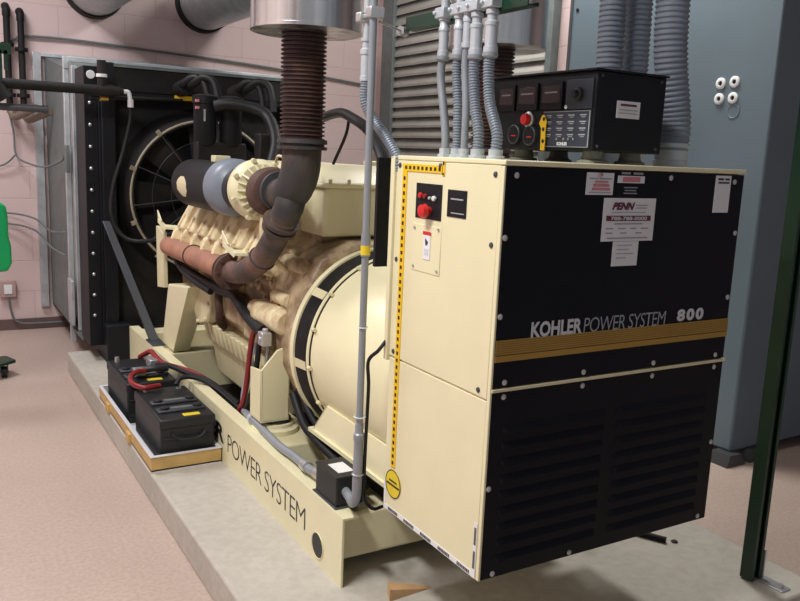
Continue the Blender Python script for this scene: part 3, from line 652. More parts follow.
# rear mounts: fabricated brackets with chamfered front plate
for s in (1, -1):
    X = lambda x: EX + s*(x-EX)
    y0, y1 = 3.22, 3.36
    mb = MB().prism([(X(1.262), .462), (X(1.395), .462), (X(1.395), .80), (X(1.335), .785), (X(1.262), .70)], 'y', y0, y0+.012)
    mb.hull([(X(1.262), y0, .462), (X(1.270), y0, .462), (X(1.262), y1, .462), (X(1.270), y1, .462), (X(1.262), y0, .70), (X(1.270), y0, .70), (X(1.262), y1, .685), (X(1.270), y1, .685)])
    mb.box(min(X(1.262), X(1.395)), max(X(1.262), X(1.395)), y0, y1, .458, .470)
    mb.hull([(X(1.387), y, z) for y in (y0, y1) for z in (.462, .795)] + [(X(1.395), y, z) for y in (y0, y1) for z in (.462, .795)])
    rm = obj('rear_mount', mb, M['cream'], e, bevel=.003)
    rm.location.x -= .026*s
    obj('isolator', MB().lathe((X(1.330), 3.29, .395), (0, 0, 1), [(0, .105), (.022, .105), (.030, .088), (.045, .085)], 32), M['cream'], rm)
    obj('rubber_pad', MB().lathe((X(1.335), 3.29, .44), (0, 0, 1), [(0, .068), (.018, .068)], 32), M['ink'], rm)
# starter motor and odds
obj('starter_motor', MB().lathe((1.345, 3.20, .905), (0, 1, 0), [(0, .045), (.02, .058), (.24, .058), (.25, .062), (.30, .062), (.32, .05), (.40, .04)], 28).lathe((1.36, 3.22, 1.0), (0, 1, 0), [(0, .028), (.16, .028)], 20), M['creambank'], e)
obj('starter_terminal', MB().box(1.245, 1.29, 3.24, 3.30, .80, .86).cyl((1.24, 3.27, .83), (1.30, 3.27, .83), .012, 8).cyl((1.27, 3.27, .84), (1.27, 3.27, .875), .014, 8), M['steel'], e, bevel=.004)
random.seed(8)
for k in range(12):
    y = 3.35+random.random()*.55; z = .93+random.random()*.16; x = 1.39 if z > .95 else 1.415
    obj('boss', MB().lathe((x, y, z), (-1, 0, .2), [(0, .03), (.03, .026), (.032, .012), (.045, .012)], 16), M['creamdirty'], e)
obj('oil_cooler', MB().box(1.35, 1.44, 3.42, 3.78, .72, .83).cyl((1.36, 3.40, .875), (1.36, 3.80, .875), .045, 24), M['creamdirty'], e, bevel=.015)
obj('fuel_pump', MB().box(1.40, 1.5, 3.30, 3.46, 1.10, 1.22).cyl((1.40, 3.14, 1.16), (1.40, 3.36, 1.16), .035, 20).cyl((1.43, 3.08, 1.06), (1.43, 3.25, 1.06), .05, 20), M['creamdirty'], e, bevel=.012)
# aftercooler / intake box
obj('intake_box', MB().box(1.495, 2*EX-1.495, 3.18, 4.30, 1.285, 1.50), M['cream'], e, bevel=.012)
mb = MB().box(1.48, 2*EX-1.48, 3.165, 4.32, 1.498, 1.518).hull([(1.485, 3.17, 1.518), (1.985, 3.17, 1.518), (1.485, 4.3, 1.518), (1.985, 4.3, 1.518), (1.53, 3.32, 1.592), (1.95, 3.32, 1.592), (1.53, 4.2, 1.592), (1.95, 4.2, 1.592)])
obj('intake_lid', mb, M['cream'], e, bevel=.006)
for x in (1.52, 1.61, 1.70, 1.80, 1.90): obj('lid_bolt', MB().cyl((x, 3.17, 1.52), (x, 3.17, 1.535), .009, 6), M['creamdull'], e)
obj('intake_skirt', MB().hull([(1.50, 3.20, 1.286), (1.97, 3.20, 1.286), (1.50, 4.28, 1.286), (1.97, 4.28, 1.286), (1.56, 3.34, 1.23), (1.91, 3.34, 1.23), (1.56, 4.2, 1.23), (1.91, 4.2, 1.23)]), M['creamdirty'], e)
# turbocharger on the left bank, and the one mirrored behind
def turbo(s):
    X = lambda x: EX + s*(x-EX)
    tx, tz = X(1.30), 1.470
    tc = obj('turbocharger', MB().lathe((tx, 3.40, tz), (0, 1, 0), [(0, .070), (.0, .115), (.02, .132), (.05, .137), (.09, .133), (.13, .115), (.16, .09), (.20, .085)], 48), M['cream'], e)
    mb = MB()
    for k in range(20):
        a = 2*PI*k/20; c, d = math.cos(a), math.sin(a)
        mb.hull([(tx+r*c+w*-d, y, tz+r*d+w*c) for r, y in ((.072, 3.365), (.118, 3.398), (.072, 3.41), (.118, 3.41)) for w in (-.004, .004)])
    obj('housing_fins', mb, M['cream'], tc)
    for k in range(8):
        a = 2*PI*k/8+.3; obj('clamp_bolt', MB().cyl((tx+.136*math.cos(a), 3.395, tz+.136*math.sin(a)), (tx+.136*math.cos(a), 3.42, tz+.136*math.sin(a)), .010, 8), M['creamdull'], tc)
    obj('turbine_housing', MB().lathe((tx, 3.24, tz), (0, 1, 0), [(0, .082), (.012, .100), (.05, .108), (.09, .104), (.12, .078), (.17, .07)], 40), M['rust'], e)
    obj('oil_line', MB().tube([(tx+.02, 3.30, tz+.13), (tx+.01, 3.24, tz+.155), (tx+.05, 3.22, tz+.13), (tx+.06, 3.28, tz+.06)], .006, 8), M['creambank'], e)
    obj('drain_pipe', MB().tube([(tx-.03, 3.30, tz-.09), (tx-.045, 3.28, tz-.17), (tx-.03, 3.27, tz-.25), (tx+.06, 3.27, tz-.34)], .014, 10), M['creambank'], e)
    fl = obj('air_filter', MB().lathe((tx-.005, 3.82, tz-.016), (0, 1, 0), [(0, .128), (.60, .128), (.64, .114), (.66, .08)], 48), M['black'], e)
    obj('intake_boot', MB().lathe((tx, 3.58, tz-.008), (0, 1, 0), [(0, .088), (.03, .096), (.10, .100), (.115, .120), (.14, .134), (.16, .138), (.25, .139), (.26, .130)], 48), M['bluegrey'], e)
    obj('boot_clamp', MB().lathe((tx, 3.60, tz-.008), (0, 1, 0), [(0, .095), (.0, .104), (.05, .106), (.05, .10)], 40), M['ink'], e)
    mb = MB()
    if s > 0:
        pts = []
        for i in range(7):
            a = PI + .1 + (i-3)*.14; w = (.03, .07, .09, .085, .09, .06, .03)[i]
            pts.append([(tx+-.005+.1295*math.cos(a), 4.22+w, tz-.016+.1295*math.sin(a)), (tx-.005+.1295*math.cos(a), 4.22-w, tz-.016+.1295*math.sin(a))])
        for a, b in zip(pts, pts[1:]): mb.quad(a[0], a[1], b[1], b[0])
        obj('worn_label', mb, M['creamdull'], fl)
    obj('filter_bracket', MB().box(tx-.03, tx+.05, 3.98, 4.05, tz+.105, tz+.14), M['creamdull'], fl, bevel=.004)
turbo(1); turbo(-1)
# exhaust manifold pipe and risers
def exhaust(s):
    X = lambda x: EX + s*(x-EX)
    mp = obj('exhaust_manifold', MB().cyl((X(1.252), 3.70, 1.070), (X(1.252), 4.80, 1.062), .056, 32), M['rustpipe'], e)
    obj('manifold_band', MB().ring((X(1.252), 4.30, 1.066), (0, 1, 0), .057, .005, 32, 8), M['rust'], mp)
    obj('manifold_flange', MB().lathe((X(1.252), 3.66, 1.070), (0, 1, 0), [(0, .062), (0, .086), (.018, .088), (.02, .066), (.030, .066), (.032, .088), (.05, .086), (.05, .062)], 32), M['rust'], mp)
    for k in range(8):
        a = 2*PI*k/8; obj('flange_bolt', MB().cyl((X(1.252)+.075*math.cos(a), 3.65, 1.070+.075*math.sin(a)), (X(1.252)+.075*math.cos(a), 3.72, 1.070+.075*math.sin(a)), .008, 6), M['rust'], mp)
    el = obj('exhaust_elbow', MB().tube([(X(1.252), 3.68, 1.070), (X(1.256), 3.58, 1.080), (X(1.260), 3.47, 1.106), (X(1.262), 3.30, 1.180), (X(1.264), 3.185, 1.263), (X(1.268), 3.10, 1.345), (X(1.272), 3.07, 1.38)], .054, 24, 6), M['elbowrust'], e)
    obj('elbow_collar', MB().lathe((X(1.267), 3.125, 1.325), (.05*s, -.55, .83), [(0, .056), (0, .072), (.018, .074), (.020, .060), (.028, .060), (.030, .076), (.048, .078), (.052, .06)], 28), M['sootpipe'], el)
    obj('elbow_collar', MB().lathe((X(1.262), 3.30, 1.180), (.1*s, -.76, .65), [(0, .054), (0, .060), (.008, .061), (.009, .054)], 28), M['darkgrey'], el)
    ro = obj('turbine_outlet', MB().tube([(X(1.30), 3.27, 1.470), (X(1.30), 3.16, 1.468), (X(1.302), 3.06, 1.495), (X(1.308), 3.01, 1.57), (X(1.31), 3.0, 1.66)], [.066]*8+[.070]*4+[.076]*8+[.078]*13, 28, 8), M['sootpipe'], e)
    obj('outlet_band', MB().lathe((X(1.30), 3.20, 1.478), (0, 1, 0), [(0, .07), (0, .083), (.02, .083), (.02, .07)], 32), M['darkgrey'], ro)
    obj('outlet_base', MB().tube([(X(1.270), 3.085, 1.37), (X(1.282), 3.06, 1.42), (X(1.300), 3.07, 1.48)], [.060]*8+[.062]*9, 24), M['sootpipe'], ro)
exhaust(1); exhaust(-1)
# engine hoses
obj('coolant_hose', MB().tube([(1.29, 4.86, 1.02), (1.29, 4.66, .965), (1.28, 4.50, .95), (1.30, 4.22, .93), (1.315, 3.95, .925), (1.31, 3.80, .93), (1.30, 3.62, .885), (1.295, 3.45, .85), (1.29, 3.34, .845)], .028, 14), M['rubber'], e)
obj('coolant_hose', MB().tube([(1.27, 4.78, 1.02), (1.265, 4.60, .96), (1.262, 4.35, .925), (1.285, 4.10, .90)], .018, 12), M['rubber'], e)
# heavy wiring below the drum
obj('wiring_loom', MB().tube([(1.36, 3.16, .60), (1.36, 3.04, .50), (1.37, 2.92, .46), (1.37, 2.78, .445), (1.36, 2.66, .44), (1.35, 2.56, .45), (1.33, 2.52, .46)], .019, 12).tube([(1.38, 3.15, .62), (1.39, 3.0, .52), (1.40, 2.8, .46), (1.39, 2.66, .44), (1.38, 2.5, .42)], .015, 12), M['rubber'], e)
# filters standing at the fan end
fb = obj('fuel_filter', MB().lathe((1.50, 4.90, 1.66), (0, 0, 1), [(0, .05), (.03, .068), (.24, .068), (.245, .075), (.29, .075), (.30, .04)], 28).lathe((1.66, 4.90, 1.66), (0, 0, 1), [(0, .05), (.03, .068), (.24, .068), (.245, .075), (.29, .075), (.30, .04)], 28), M['black'], e)
obj('filter_label', MB().box(1.472, 1.482, 4.828, 4.834, 1.80, 1.87), M['greyprint'], fb)
obj('filter_lamp', MB().box(1.425, 1.445, 4.83, 4.85, 1.91, 1.925).box(1.425, 1.445, 4.83, 4.85, 1.87, 1.885), M['pinklab'], fb)
obj('filter_pedestal', MB().box(1.44, 1.75, 4.86, 4.95, 1.20, 1.68), M['radblack'], e, bevel=.01)
obj('filter_pedestal', MB().box(1.70, 2.05, 4.5, 4.6, 1.50, 1.74), M['radblack'], e, bevel=.01)
obj('air_hose', MB().tube([(1.53, 4.80, 1.89), (1.60, 4.76, 1.905), (1.74, 4.70, 1.885), (1.80, 4.62, 1.83), (1.78, 4.45, 1.70), (1.72, 4.36, 1.56)], .034, 14), M['rubber'], e)
obj('blue_filter', MB().cyl((1.90, 4.95, 1.56), (1.98, 4.95, 1.70), .05, 24), M['blue'], e)
obj('crossover_hose', MB().tube([(1.62, 3.9, 1.68), (1.60, 3.62, 1.77), (1.579, 3.4, 1.800), (1.571, 3.2, 1.818), (1.537, 3.0, 1.787), (1.47, 2.75, 1.739), (1.382, 2.5, 1.671), (1.335, 2.37, 1.60), (1.305, 2.325, 1.52)], .021, 14), M['rubber'], e)
obj('dip_tube', MB().tube([(1.565, 3.1, 1.79), (1.56, 3.12, 1.72), (1.545, 3.2, 1.60)], .007, 8), M['rubber'], e)
# black flat bar hanging behind the enclosure corner
obj('cable_channel', MB().box(1.272, 1.318, 2.30, 2.315, 1.285, 1.64), M['black'], g)

# ------------------------------------------------------------------ exhaust stacks and silencers
def stack(x, y, lb1, lb2, dz=0):
    t = thing('exhaust_bellows', lb1, 'exhaust pipe', (x, y, 1.65), 'corrugated exhaust risers')
    corr('bellows', [(x, y, 1.69), (x, y, 1.9), (x, y, 2.14+dz)], .078, .0160, .011, M['rustflex'], t, 36)
    obj('flange', MB().lathe((x, y, 1.655), (0, 0, 1), [(0, .09), (0, .098), (.012, .1), (.014, .088), (.022, .088), (.024, .1), (.04, .098), (.04, .08)], 36), M['sootpipe'], t)
    t = thing('silencer', lb2, 'silencer', (x, y, 2.1), 'silver silencers')
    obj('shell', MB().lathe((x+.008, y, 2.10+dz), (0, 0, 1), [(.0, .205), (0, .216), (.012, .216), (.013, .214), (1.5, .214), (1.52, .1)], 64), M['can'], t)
    obj('bottom_plate', MB().lathe((x+.008, y, 2.104+dz), (0, 0, 1), [(0, .205), (.01, .205)], 48), M['creamdull'], t)
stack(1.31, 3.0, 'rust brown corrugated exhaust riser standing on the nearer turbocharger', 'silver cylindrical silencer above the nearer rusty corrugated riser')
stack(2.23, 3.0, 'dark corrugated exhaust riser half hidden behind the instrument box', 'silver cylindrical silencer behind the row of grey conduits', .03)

# ------------------------------------------------------------------ radiator with fan
RY = 5.72
t = thing('radiator', 'tall black radiator with a large wire guarded fan at the far end of the pad', 'radiator', (EX, 5.9, .15))
RL, RR = .950, 2.505
obj('core', MB().box(1.05, 2.42, RY+.10, RY+.36, .30, 2.12), M['radblack'], t)
sc = obj('side_channel', MB().box(RL, RL+.015, RY+.03, RY+.36, .26, 2.14).box(RL, RL+.085, RY+.02, RY+.035, .26, 2.14).box(RL+.085, RL+.10, RY, RY+.34, .26, 2.14), M['black'], t, bevel=.003)
obj('side_channel', MB().box(RL+.10, RL+.19, RY-.02, RY+.10, .15, 2.17), M['black'], t, bevel=.006)
obj('side_channel', MB().box(RR-.10, RR, RY-.02, RY+.36, .15, 2.14), M['black'], t, bevel=.006)
obj('header_tank', MB().box(RL+.10, RR-.02, RY-.01, RY+.36, 1.985, 2.145), M['radblack'], t, bevel=.01)
obj('tank_rail', MB().box(RL+.12, RR, RY-.03, RY+.0, 1.96, 1.985), M['black'], t)
obj('top_flange', MB().box(RL+.18, RR, RY-.02, RY+.40, 2.145, 2.165), M['duct'], t)
obj('bottom_tank', MB().box(RL+.10, RR-.02, RY-.01, RY+.36, .15, .36), M['radblack'], t, bevel=.01)
obj('leg', MB().box(1.04, 1.20, RY-.10, RY+.36, .15, .42), M['black'], t, bevel=.006)
obj('leg', MB().box(2.27, 2.43, RY-.10, RY+.36, .15, .42), M['black'], t, bevel=.006)
bb = obj('flange_bolt', MB().lathe((RL+.035, RY+.02, 1.905), (0, -1, 0), [(0, .012), (.005, .010), (.009, .004)], 10), M['steel'], t)
copies(bb, [(0, 0, -.143*k) for k in range(1, 11)])
obj('lifting_hole_cap', MB().lathe((RL+.045, RY+.02, 2.085), (0, -1, 0), [(0, .028), (.006, .026)], 20), M['whitep'], t)
FC = (EX, RY-.09, 1.305)
sh = obj('fan_shroud', MB().lathe((EX, RY+.10, 1.305), (0, -1, 0), [(0, .60), (.10, .55), (.19, .53), (.19, .50), (.05, .50)], 64, cap=False), M['radblack'], t)
fn = obj('fan', MB().lathe((EX, RY-.02, 1.305), (0, -1, 0), [(-.05, .06), (.0, .12), (.04, .12), (.05, .05)], 24), M['radblack'], t)
for k in range(8):
    a = 2*PI*k/8; R = Matrix.Rotation(a, 3, 'Y')
    pts = [(.10, -.03, -.05), (.10, .03, .05), (.48, -.015, -.10), (.48, .025, .10), (.10, -.026, -.05), (.10, .034, .05), (.48, -.011, -.10), (.48, .029, .10)]
    obj('fan_blade', MB().hull([R @ V(p) + V((EX, RY, 1.305)) for p in pts]), M['radblack'], fn)
gd = obj('guard_ring', MB().ring(FC, (0, 1, 0), .520, .008, 72, 8), M['guard'], t)
mb = MB()
for r in (.12, .25, .38): mb.ring((EX, RY-.10, 1.305), (0, 1, 0), r, .0012, 56, 4)
obj('guard_mesh', mb, M['darkgrey'], t)
mb = MB()
for k in range(12):
    a = 2*PI*k/12+.13; c, d = math.cos(a), math.sin(a)
    mb.cyl((EX+.08*c, RY-.105, 1.305+.08*d), (EX+.52*c, RY-.095, 1.305+.52*d), .0035, 6)
obj('guard_spokes', mb, M['darkgrey'], t)
for a in (128, 160, 200, 45, 20, -20, -50, -130):
    c, d = math.cos(math.radians(a)), math.sin(math.radians(a))
    obj('guard_clip', MB().hull([(EX+r*c+w*-d, y, 1.305+r*d+w*c) for r in (.515, .555) for w in (-.014, .014) for y in (RY-.105, RY-.09)]), M['guard'], t)
# diagonal brace
t = tag(obj('diagonal_brace', MB().hull([(1.035, 5.665, 1.13), (1.085, 5.665, 1.13), (1.035, 5.69, 1.13), (1.085, 5.69, 1.13), (1.205, 5.09, .42), (1.26, 5.09, .42), (1.205, 5.15, .42), (1.26, 5.15, .42)]).box(1.19, 1.275, 4.98, 5.16, .408, .42), M['darkgrey'], bevel=.004), 'dark grey diagonal steel brace running from the radiator down to the skid rail', 'brace')
# two bundles of black bent hoses on top of the radiator
for x, lb in ((1.585, 'left cluster of black bent hoses on the top edge of the radiator'), (1.97, 'right cluster of black bent hoses on the top edge of the radiator')):
    t = thing('hose_cluster', lb, 'hose', (x, 5.6, 2.0), 'hose clusters on the radiator')
    for dx, dy in ((0, 0), (.045, -.07)):
        obj('bent_hose', MB().tube([(x-.03+dx, 5.70+dy*.5, 2.03), (x-.03+dx, 5.58+dy, 2.055), (x+.02+dx, 5.50+dy, 2.10), (x+.07+dx, 5.44+dy, 2.075), (x+.085+dx, 5.40+dy, 1.99), (x+.085+dx, 5.38+dy, 1.90)], .026, 12), M['rubber'], t)
    obj('hose_boot', MB().lathe((x-.02, 5.71, 2.03), (.15, -1, .1), [(0, .05), (.05, .055), (.12, .055), (.13, .04)], 16), M['radblack'], t)
    obj('hose_drop', MB().tube([(x+.1, 5.38, 1.92), (x+.12, 5.3, 1.7), (x+.12, 5.15, 1.52)], .028, 10), M['radblack'], t)
tag(obj('caution_strip', MB().box(1.53, 1.715, RY-.034, RY-.031, 1.957, 1.988), M['yellow']), 'narrow yellow caution strip on the radiator beside the left hose cluster', 'label')

# galvanised duct between radiator and back wall
t = thing('radiator_duct', 'galvanised sheet metal duct joining the radiator to the back wall', 'duct', (1.7, 7.0, .2))
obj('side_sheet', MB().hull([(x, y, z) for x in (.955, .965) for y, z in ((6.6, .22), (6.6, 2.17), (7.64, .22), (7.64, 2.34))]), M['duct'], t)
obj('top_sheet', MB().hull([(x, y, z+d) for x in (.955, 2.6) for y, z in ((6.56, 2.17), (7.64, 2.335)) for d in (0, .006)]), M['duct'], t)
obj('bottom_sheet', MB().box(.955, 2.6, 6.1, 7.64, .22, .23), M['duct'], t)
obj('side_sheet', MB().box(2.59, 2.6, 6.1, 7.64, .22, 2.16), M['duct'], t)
obj('wall_flange', MB().box(.86, .925, 7.60, 7.645, .20, 2.37).box(.925, 2.7, 7.60, 7.645, 2.34, 2.37), M['ductlight'], t, bevel=.003)
obj('corner_flange', MB().box(.945, .985, 6.56, 6.60, .10, 2.265).box(.985, 2.66, 6.56, 6.60, 2.225, 2.265), M['ductlight'], t, bevel=.004)
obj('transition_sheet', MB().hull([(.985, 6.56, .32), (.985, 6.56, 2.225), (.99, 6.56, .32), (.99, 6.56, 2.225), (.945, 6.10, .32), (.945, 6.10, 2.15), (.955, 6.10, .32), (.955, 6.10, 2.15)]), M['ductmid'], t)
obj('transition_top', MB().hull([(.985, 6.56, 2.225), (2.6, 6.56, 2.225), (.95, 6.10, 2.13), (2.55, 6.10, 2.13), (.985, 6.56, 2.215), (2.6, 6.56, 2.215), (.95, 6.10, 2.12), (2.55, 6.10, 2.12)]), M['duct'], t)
obj('radiator_flange', MB().box(.93, .965, 6.08, 6.11, .30, 2.16), M['ductlight'], t, bevel=.003)
obj('latch', MB().box(.925, .95, 6.40, 6.50, 1.42, 1.62), M['duct'], t, bevel=.004)
obj('latch', MB().box(.925, .95, 6.35, 6.52, .28, .62), M['ductlight'], t, bevel=.004)

# ------------------------------------------------------------------ back wall pipes
for x, z, r, lb in ((1.37, 2.955, .25, 'left round dark rimmed exhaust duct entering the back wall'), (2.325, 2.94, .25, 'right round dark rimmed exhaust duct entering the back wall beside the silencer')):
    t = thing('round_duct', lb, 'duct', (x, 7.5, z), 'round ducts in the back wall')
    obj('duct_pipe', MB().lathe((x, 3.4, z+.0), (0, 1, 0), [(0, r-.012), (4.25, r-.012)], 48), M['ductlight'], t)
    obj('wall_rim', MB().lathe((x, 7.56, z), (0, 1, 0), [(0, r-.03), (0, r+.004), (.09, r+.010), (.09, r-.03)], 48), M['radblack'], t)
def vpipe(x, lb, ztop, zb, xg):
    t = thing('vertical_pipe', lb, 'pipe', (x, 7.56, zb), 'black vertical pipes on the back wall')
    obj('pipe', MB().cyl((x, 7.56, zb), (x, 7.56, ztop), .026, 16), M['rust'] if 0 else M['radblack'], t)
    obj('elbow', MB().tube([(x, 7.56, ztop-.03), (x, 7.565, ztop+.02), (x, 7.60, ztop+.05), (x, 7.65, ztop+.055)], .031, 14), M['radblack'], t)
    obj('coupling', MB().lathe((x, 7.56, ztop-.27), (0, 0, 1), [(0, .036), (.0, .05), (.03, .05), (.03, .036)], 16), M['radblack'], t)
    obj('coupling', MB().lathe((x, 7.56, 1.99), (0, 0, 1), [(0, .036), (.0, .05), (.03, .05), (.03, .036)], 16), M['radblack'], t)
    obj('lower_elbow', MB().tube([(x, 7.56, zb+.02), (x+.03, 7.50, zb-.03), (x+.09, 7.35, zb+.0), (x+.16, 7.2, zb+.04)], .03, 12), M['brownish'], t)
vpipe(.67, 'black vertical pipe on the back wall, left one of the pair', 2.66, 1.86, 0)
vpipe(.775, 'black vertical pipe on the back wall, right one of the pair', 2.63, 1.84, 0)
# horizontal fuel pipes near the left frame edge
t = thing('fuel_pipe', 'long black horizontal pipe at the left ending in a pale fitting by the radiator', 'pipe', (.8, 5.5, 1.97))
obj('pipe', MB().cyl((-.6, 5.5, 1.972), (1.13, 5.5, 1.975), .031, 18), M['radblack'], t)
obj('union', MB().lathe((1.0, 5.5, 1.975), (1, 0, 0), [(0, .034), (.0, .036), (.08, .04), (.10, .028), (.15, .022)], 16), M['radblack'], t)
obj('elbow_fitting', MB().tube([(1.14, 5.5, 1.975), (1.18, 5.5, 1.975), (1.19, 5.5, 1.95), (1.195, 5.5, 1.90)], .014, 10).cyl((1.195, 5.5, 1.93), (1.195, 5.5, 1.88), .019, 8), M['whitep'], t)
obj('branch', MB().cyl((.95, 5.52, 1.925), (1.30, 5.56, 1.945), .012, 10).cyl((1.3, 5.56, 1.945), (1.56, 5.6, 1.955), .009, 10), M['radblack'], t)
obj('brass_union', MB().cyl((1.01, 5.52, 1.925), (1.06, 5.525, 1.93), .017, 8), M['brass'], t)
obj('riser_fitting', MB().cyl((1.02, 5.50, 2.0), (1.02, 5.5, 2.16), .028, 12), M['radblack'], t)
obj('riser_collar', MB().cyl((1.02, 5.50, 2.055), (1.02, 5.5, 2.075), .034, 14), M['whitep'], t)
t_ = t
(obj('lower_pipe', MB().cyl((-.6, 5.5, 1.845), (.70, 5.5, 1.835), .022, 16).cyl((.67, 5.5, 1.835), (.70, 5.5, 1.835), .027, 16), M['darkgrey'], t_))
(obj('valve', MB().tube([(.30, 5.48, 1.86), (.36, 5.46, 1.93), (.40, 5.46, 1.99)], .05, 10).cyl((.40, 5.45, 1.97), (.46, 5.45, 1.88), .045, 14), M['radblack'], t_))
tag(obj('green_bracket', MB().box(.36, .50, 5.44, 5.46, 2.14, 2.20).box(.43, .45, 5.44, 5.46, 1.98, 2.16).box(.46, .48, 5.44, 5.46, 2.05, 2.16), M['dkgreen']), 'small dark green hanger bracket at the far left above the black pipe', 'bracket')
tag(obj('fuel_hose', MB().tube([(1.195, 5.5, 1.885), (1.19, 5.5, 1.80), (1.14, 5.48, 1.60), (1.07, 5.46, 1.38), (1.05, 5.44, 1.22), (1.08, 5.42, 1.10), (1.15, 5.38, 1.035), (1.25, 5.30, 1.035), (1.33, 5.18, 1.08), (1.38, 5.05, 1.13)], .013, 12), M['rubber']), 'thin black hose looping down from the pale fitting past the fan', 'hose')
# thin conduits and wires on the back wall
tag(obj('wall_conduit', MB().tube([(.66, 7.62, 2.36), (.70, 7.62, 2.43), (.80, 7.62, 2.49), (1.2, 7.62, 2.50), (1.8, 7.62, 2.48), (2.6, 7.62, 2.45), (3.4, 7.62, 2.40), (4.12, 7.62, 2.34)], .011, 8), M['duct']), 'thin grey conduit running along the back wall above the radiator', 'conduit')
tag(obj('hanging_wire', MB().tube([(.66, 7.60, 1.9), (.69, 7.58, 1.7), (.70, 7.56, 1.52), (.76, 7.4, 1.46), (.85, 7.0, 1.44), (.92, 6.6, 1.50), (.93, 6.5, 1.55)], .008, 8).tube([(.70, 7.56, 1.52), (.62, 7.58, 1.44), (.50, 7.6, 1.40)], .008, 8), M['duct']), 'thin grey wire hanging from the black pipes to the duct', 'wire')
tag(obj('slack_wire', MB().tube([(.30, 7.6, 1.02), (.60, 7.58, 1.03), (.80, 7.4, 1.0), (.88, 7.0, .93), (.93, 6.6, .96)], .008, 8), M['duct']), 'upper thin wire crossing low in front of the galvanised duct', 'wire')
tag(obj('slack_wire', MB().tube([(.30, 7.6, .93), (.60, 7.58, .94), (.80, 7.4, .90), (.88, 7.0, .80), (.93, 6.6, .78)], .008, 8), M['duct']), 'lower thin wire crossing low in front of the galvanised duct', 'wire')
t = thing('wall_outlet', 'small pale outlet box low on the back wall at the left', 'outlet', (.60, 7.62, .31))
obj('box', MB().box(.535, .66, 7.59, 7.65, .30, .44), M['greywood'], t, bevel=.005)
obj('cover', MB().box(.565, .63, 7.58, 7.59, .33, .41), M['white'], t, bevel=.003)
obj('cord', MB().tube([(.60, 7.6, .30), (.61, 7.6, .20), (.64, 7.6, .10), (.72, 7.6, .06), (.9, 7.6, .055), (1.1, 7.6, .055)], .009, 8), M['duct'], t)

# ------------------------------------------------------------------ green things at the left edge
t = thing('utility_cart', 'bright green plastic cart with a dark caster base at the left edge', 'cart', (.22, 5.3, 0))
prof = [(.10, 1.28), (.395, 1.28), (.420, 1.26), (.428, 1.20), (.428, 1.08), (.440, 1.02), (.440, .92), (.415, .872), (.10, .86)]
mb = MB().prism(prof, 'y', 5.24, 5.29)
obj('back_shell', mb, M['green'], t, bevel=.015, seg=3)
obj('frame_bar', MB().box(.16, .20, 5.28, 6.1, .095, .13), M['darkgrey'], t)
obj('upright', MB().cyl((.18, 5.30, .13), (.18, 5.30, 1.0), .02, 14), M['darkgrey'], t)
obj('base_plate', MB().hull([(-.1, 5.9, .095), (.05, 5.9, .095), (.42, 6.02, .095), (.51, 6.10, .095), (.46, 6.25, .095), (-.1, 6.2, .095), (-.1, 5.9, .115), (.05, 5.9, .115), (.42, 6.02, .115), (.51, 6.10, .115), (.46, 6.25, .115), (-.1, 6.2, .115)]), M['dkgreen'], t, bevel=.006)
for x, y in ((.43, 6.08), (.15, 5.40), (-.02, 6.1)):
    cw = obj('caster', MB().cyl((x-.018, y, .04), (x+.018, y, .04), .04, 20), M['rubber'], t)
    obj('caster_fork', MB().box(x-.026, x-.020, y-.02, y+.02, .035, .095).box(x+.020, x+.026, y-.02, y+.02, .035, .095), M['darkgrey'], cw)

# ------------------------------------------------------------------ battery tray and batteries
t = thing('battery_tray', 'shallow wooden tray with a white lining holding two batteries on the pad edge', 'tray', (1.02, 4.2, .15))
tx0, tx1, ty0, ty1 = .848, 1.180, 3.60, 4.86
obj('bottom', MB().box(tx0, tx1, ty0, ty1, .150, .162), M['trayw'], t)
obj('side', MB().box(tx0, tx0+.012, ty0, ty1, .155, .222).box(tx1-.012, tx1, ty0, ty1, .155, .222).box(tx0+.012, tx1-.012, ty0, ty0+.012, .155, .222).box(tx0+.012, tx1-.012, ty1-.012, ty1, .155, .222), M['traywood'], t)
obj('rim', MB().box(tx0-.004, tx0+.016, ty0-.004, ty1+.004, .222, .228).box(tx1-.016, tx1+.004, ty0-.004, ty1+.004, .222, .228).box(tx0+.016, tx1-.016, ty0-.004, ty0+.016, .222, .228).box(tx0+.016, tx1-.016, ty1-.016, ty1+.004, .222, .228), M['trayw'], t, bevel=.002)
obj('lining', MB().box(tx0+.012, tx0+.014, ty0+.012, ty1-.012, .162, .222).box(tx1-.014, tx1-.012, ty0+.012, ty1-.012, .162, .222).box(tx0+.014, tx1-.014, ty1-.014, ty1-.012, .162, .222), M['trayw'], t)
obj('cleat', MB().box(tx0-.012, tx0, 4.02, 4.10, .150, .20), M['traywood'], t); obj('cleat', MB().box(tx0-.012, tx0, 4.55, 4.63, .150, .20), M['traywood'], t)

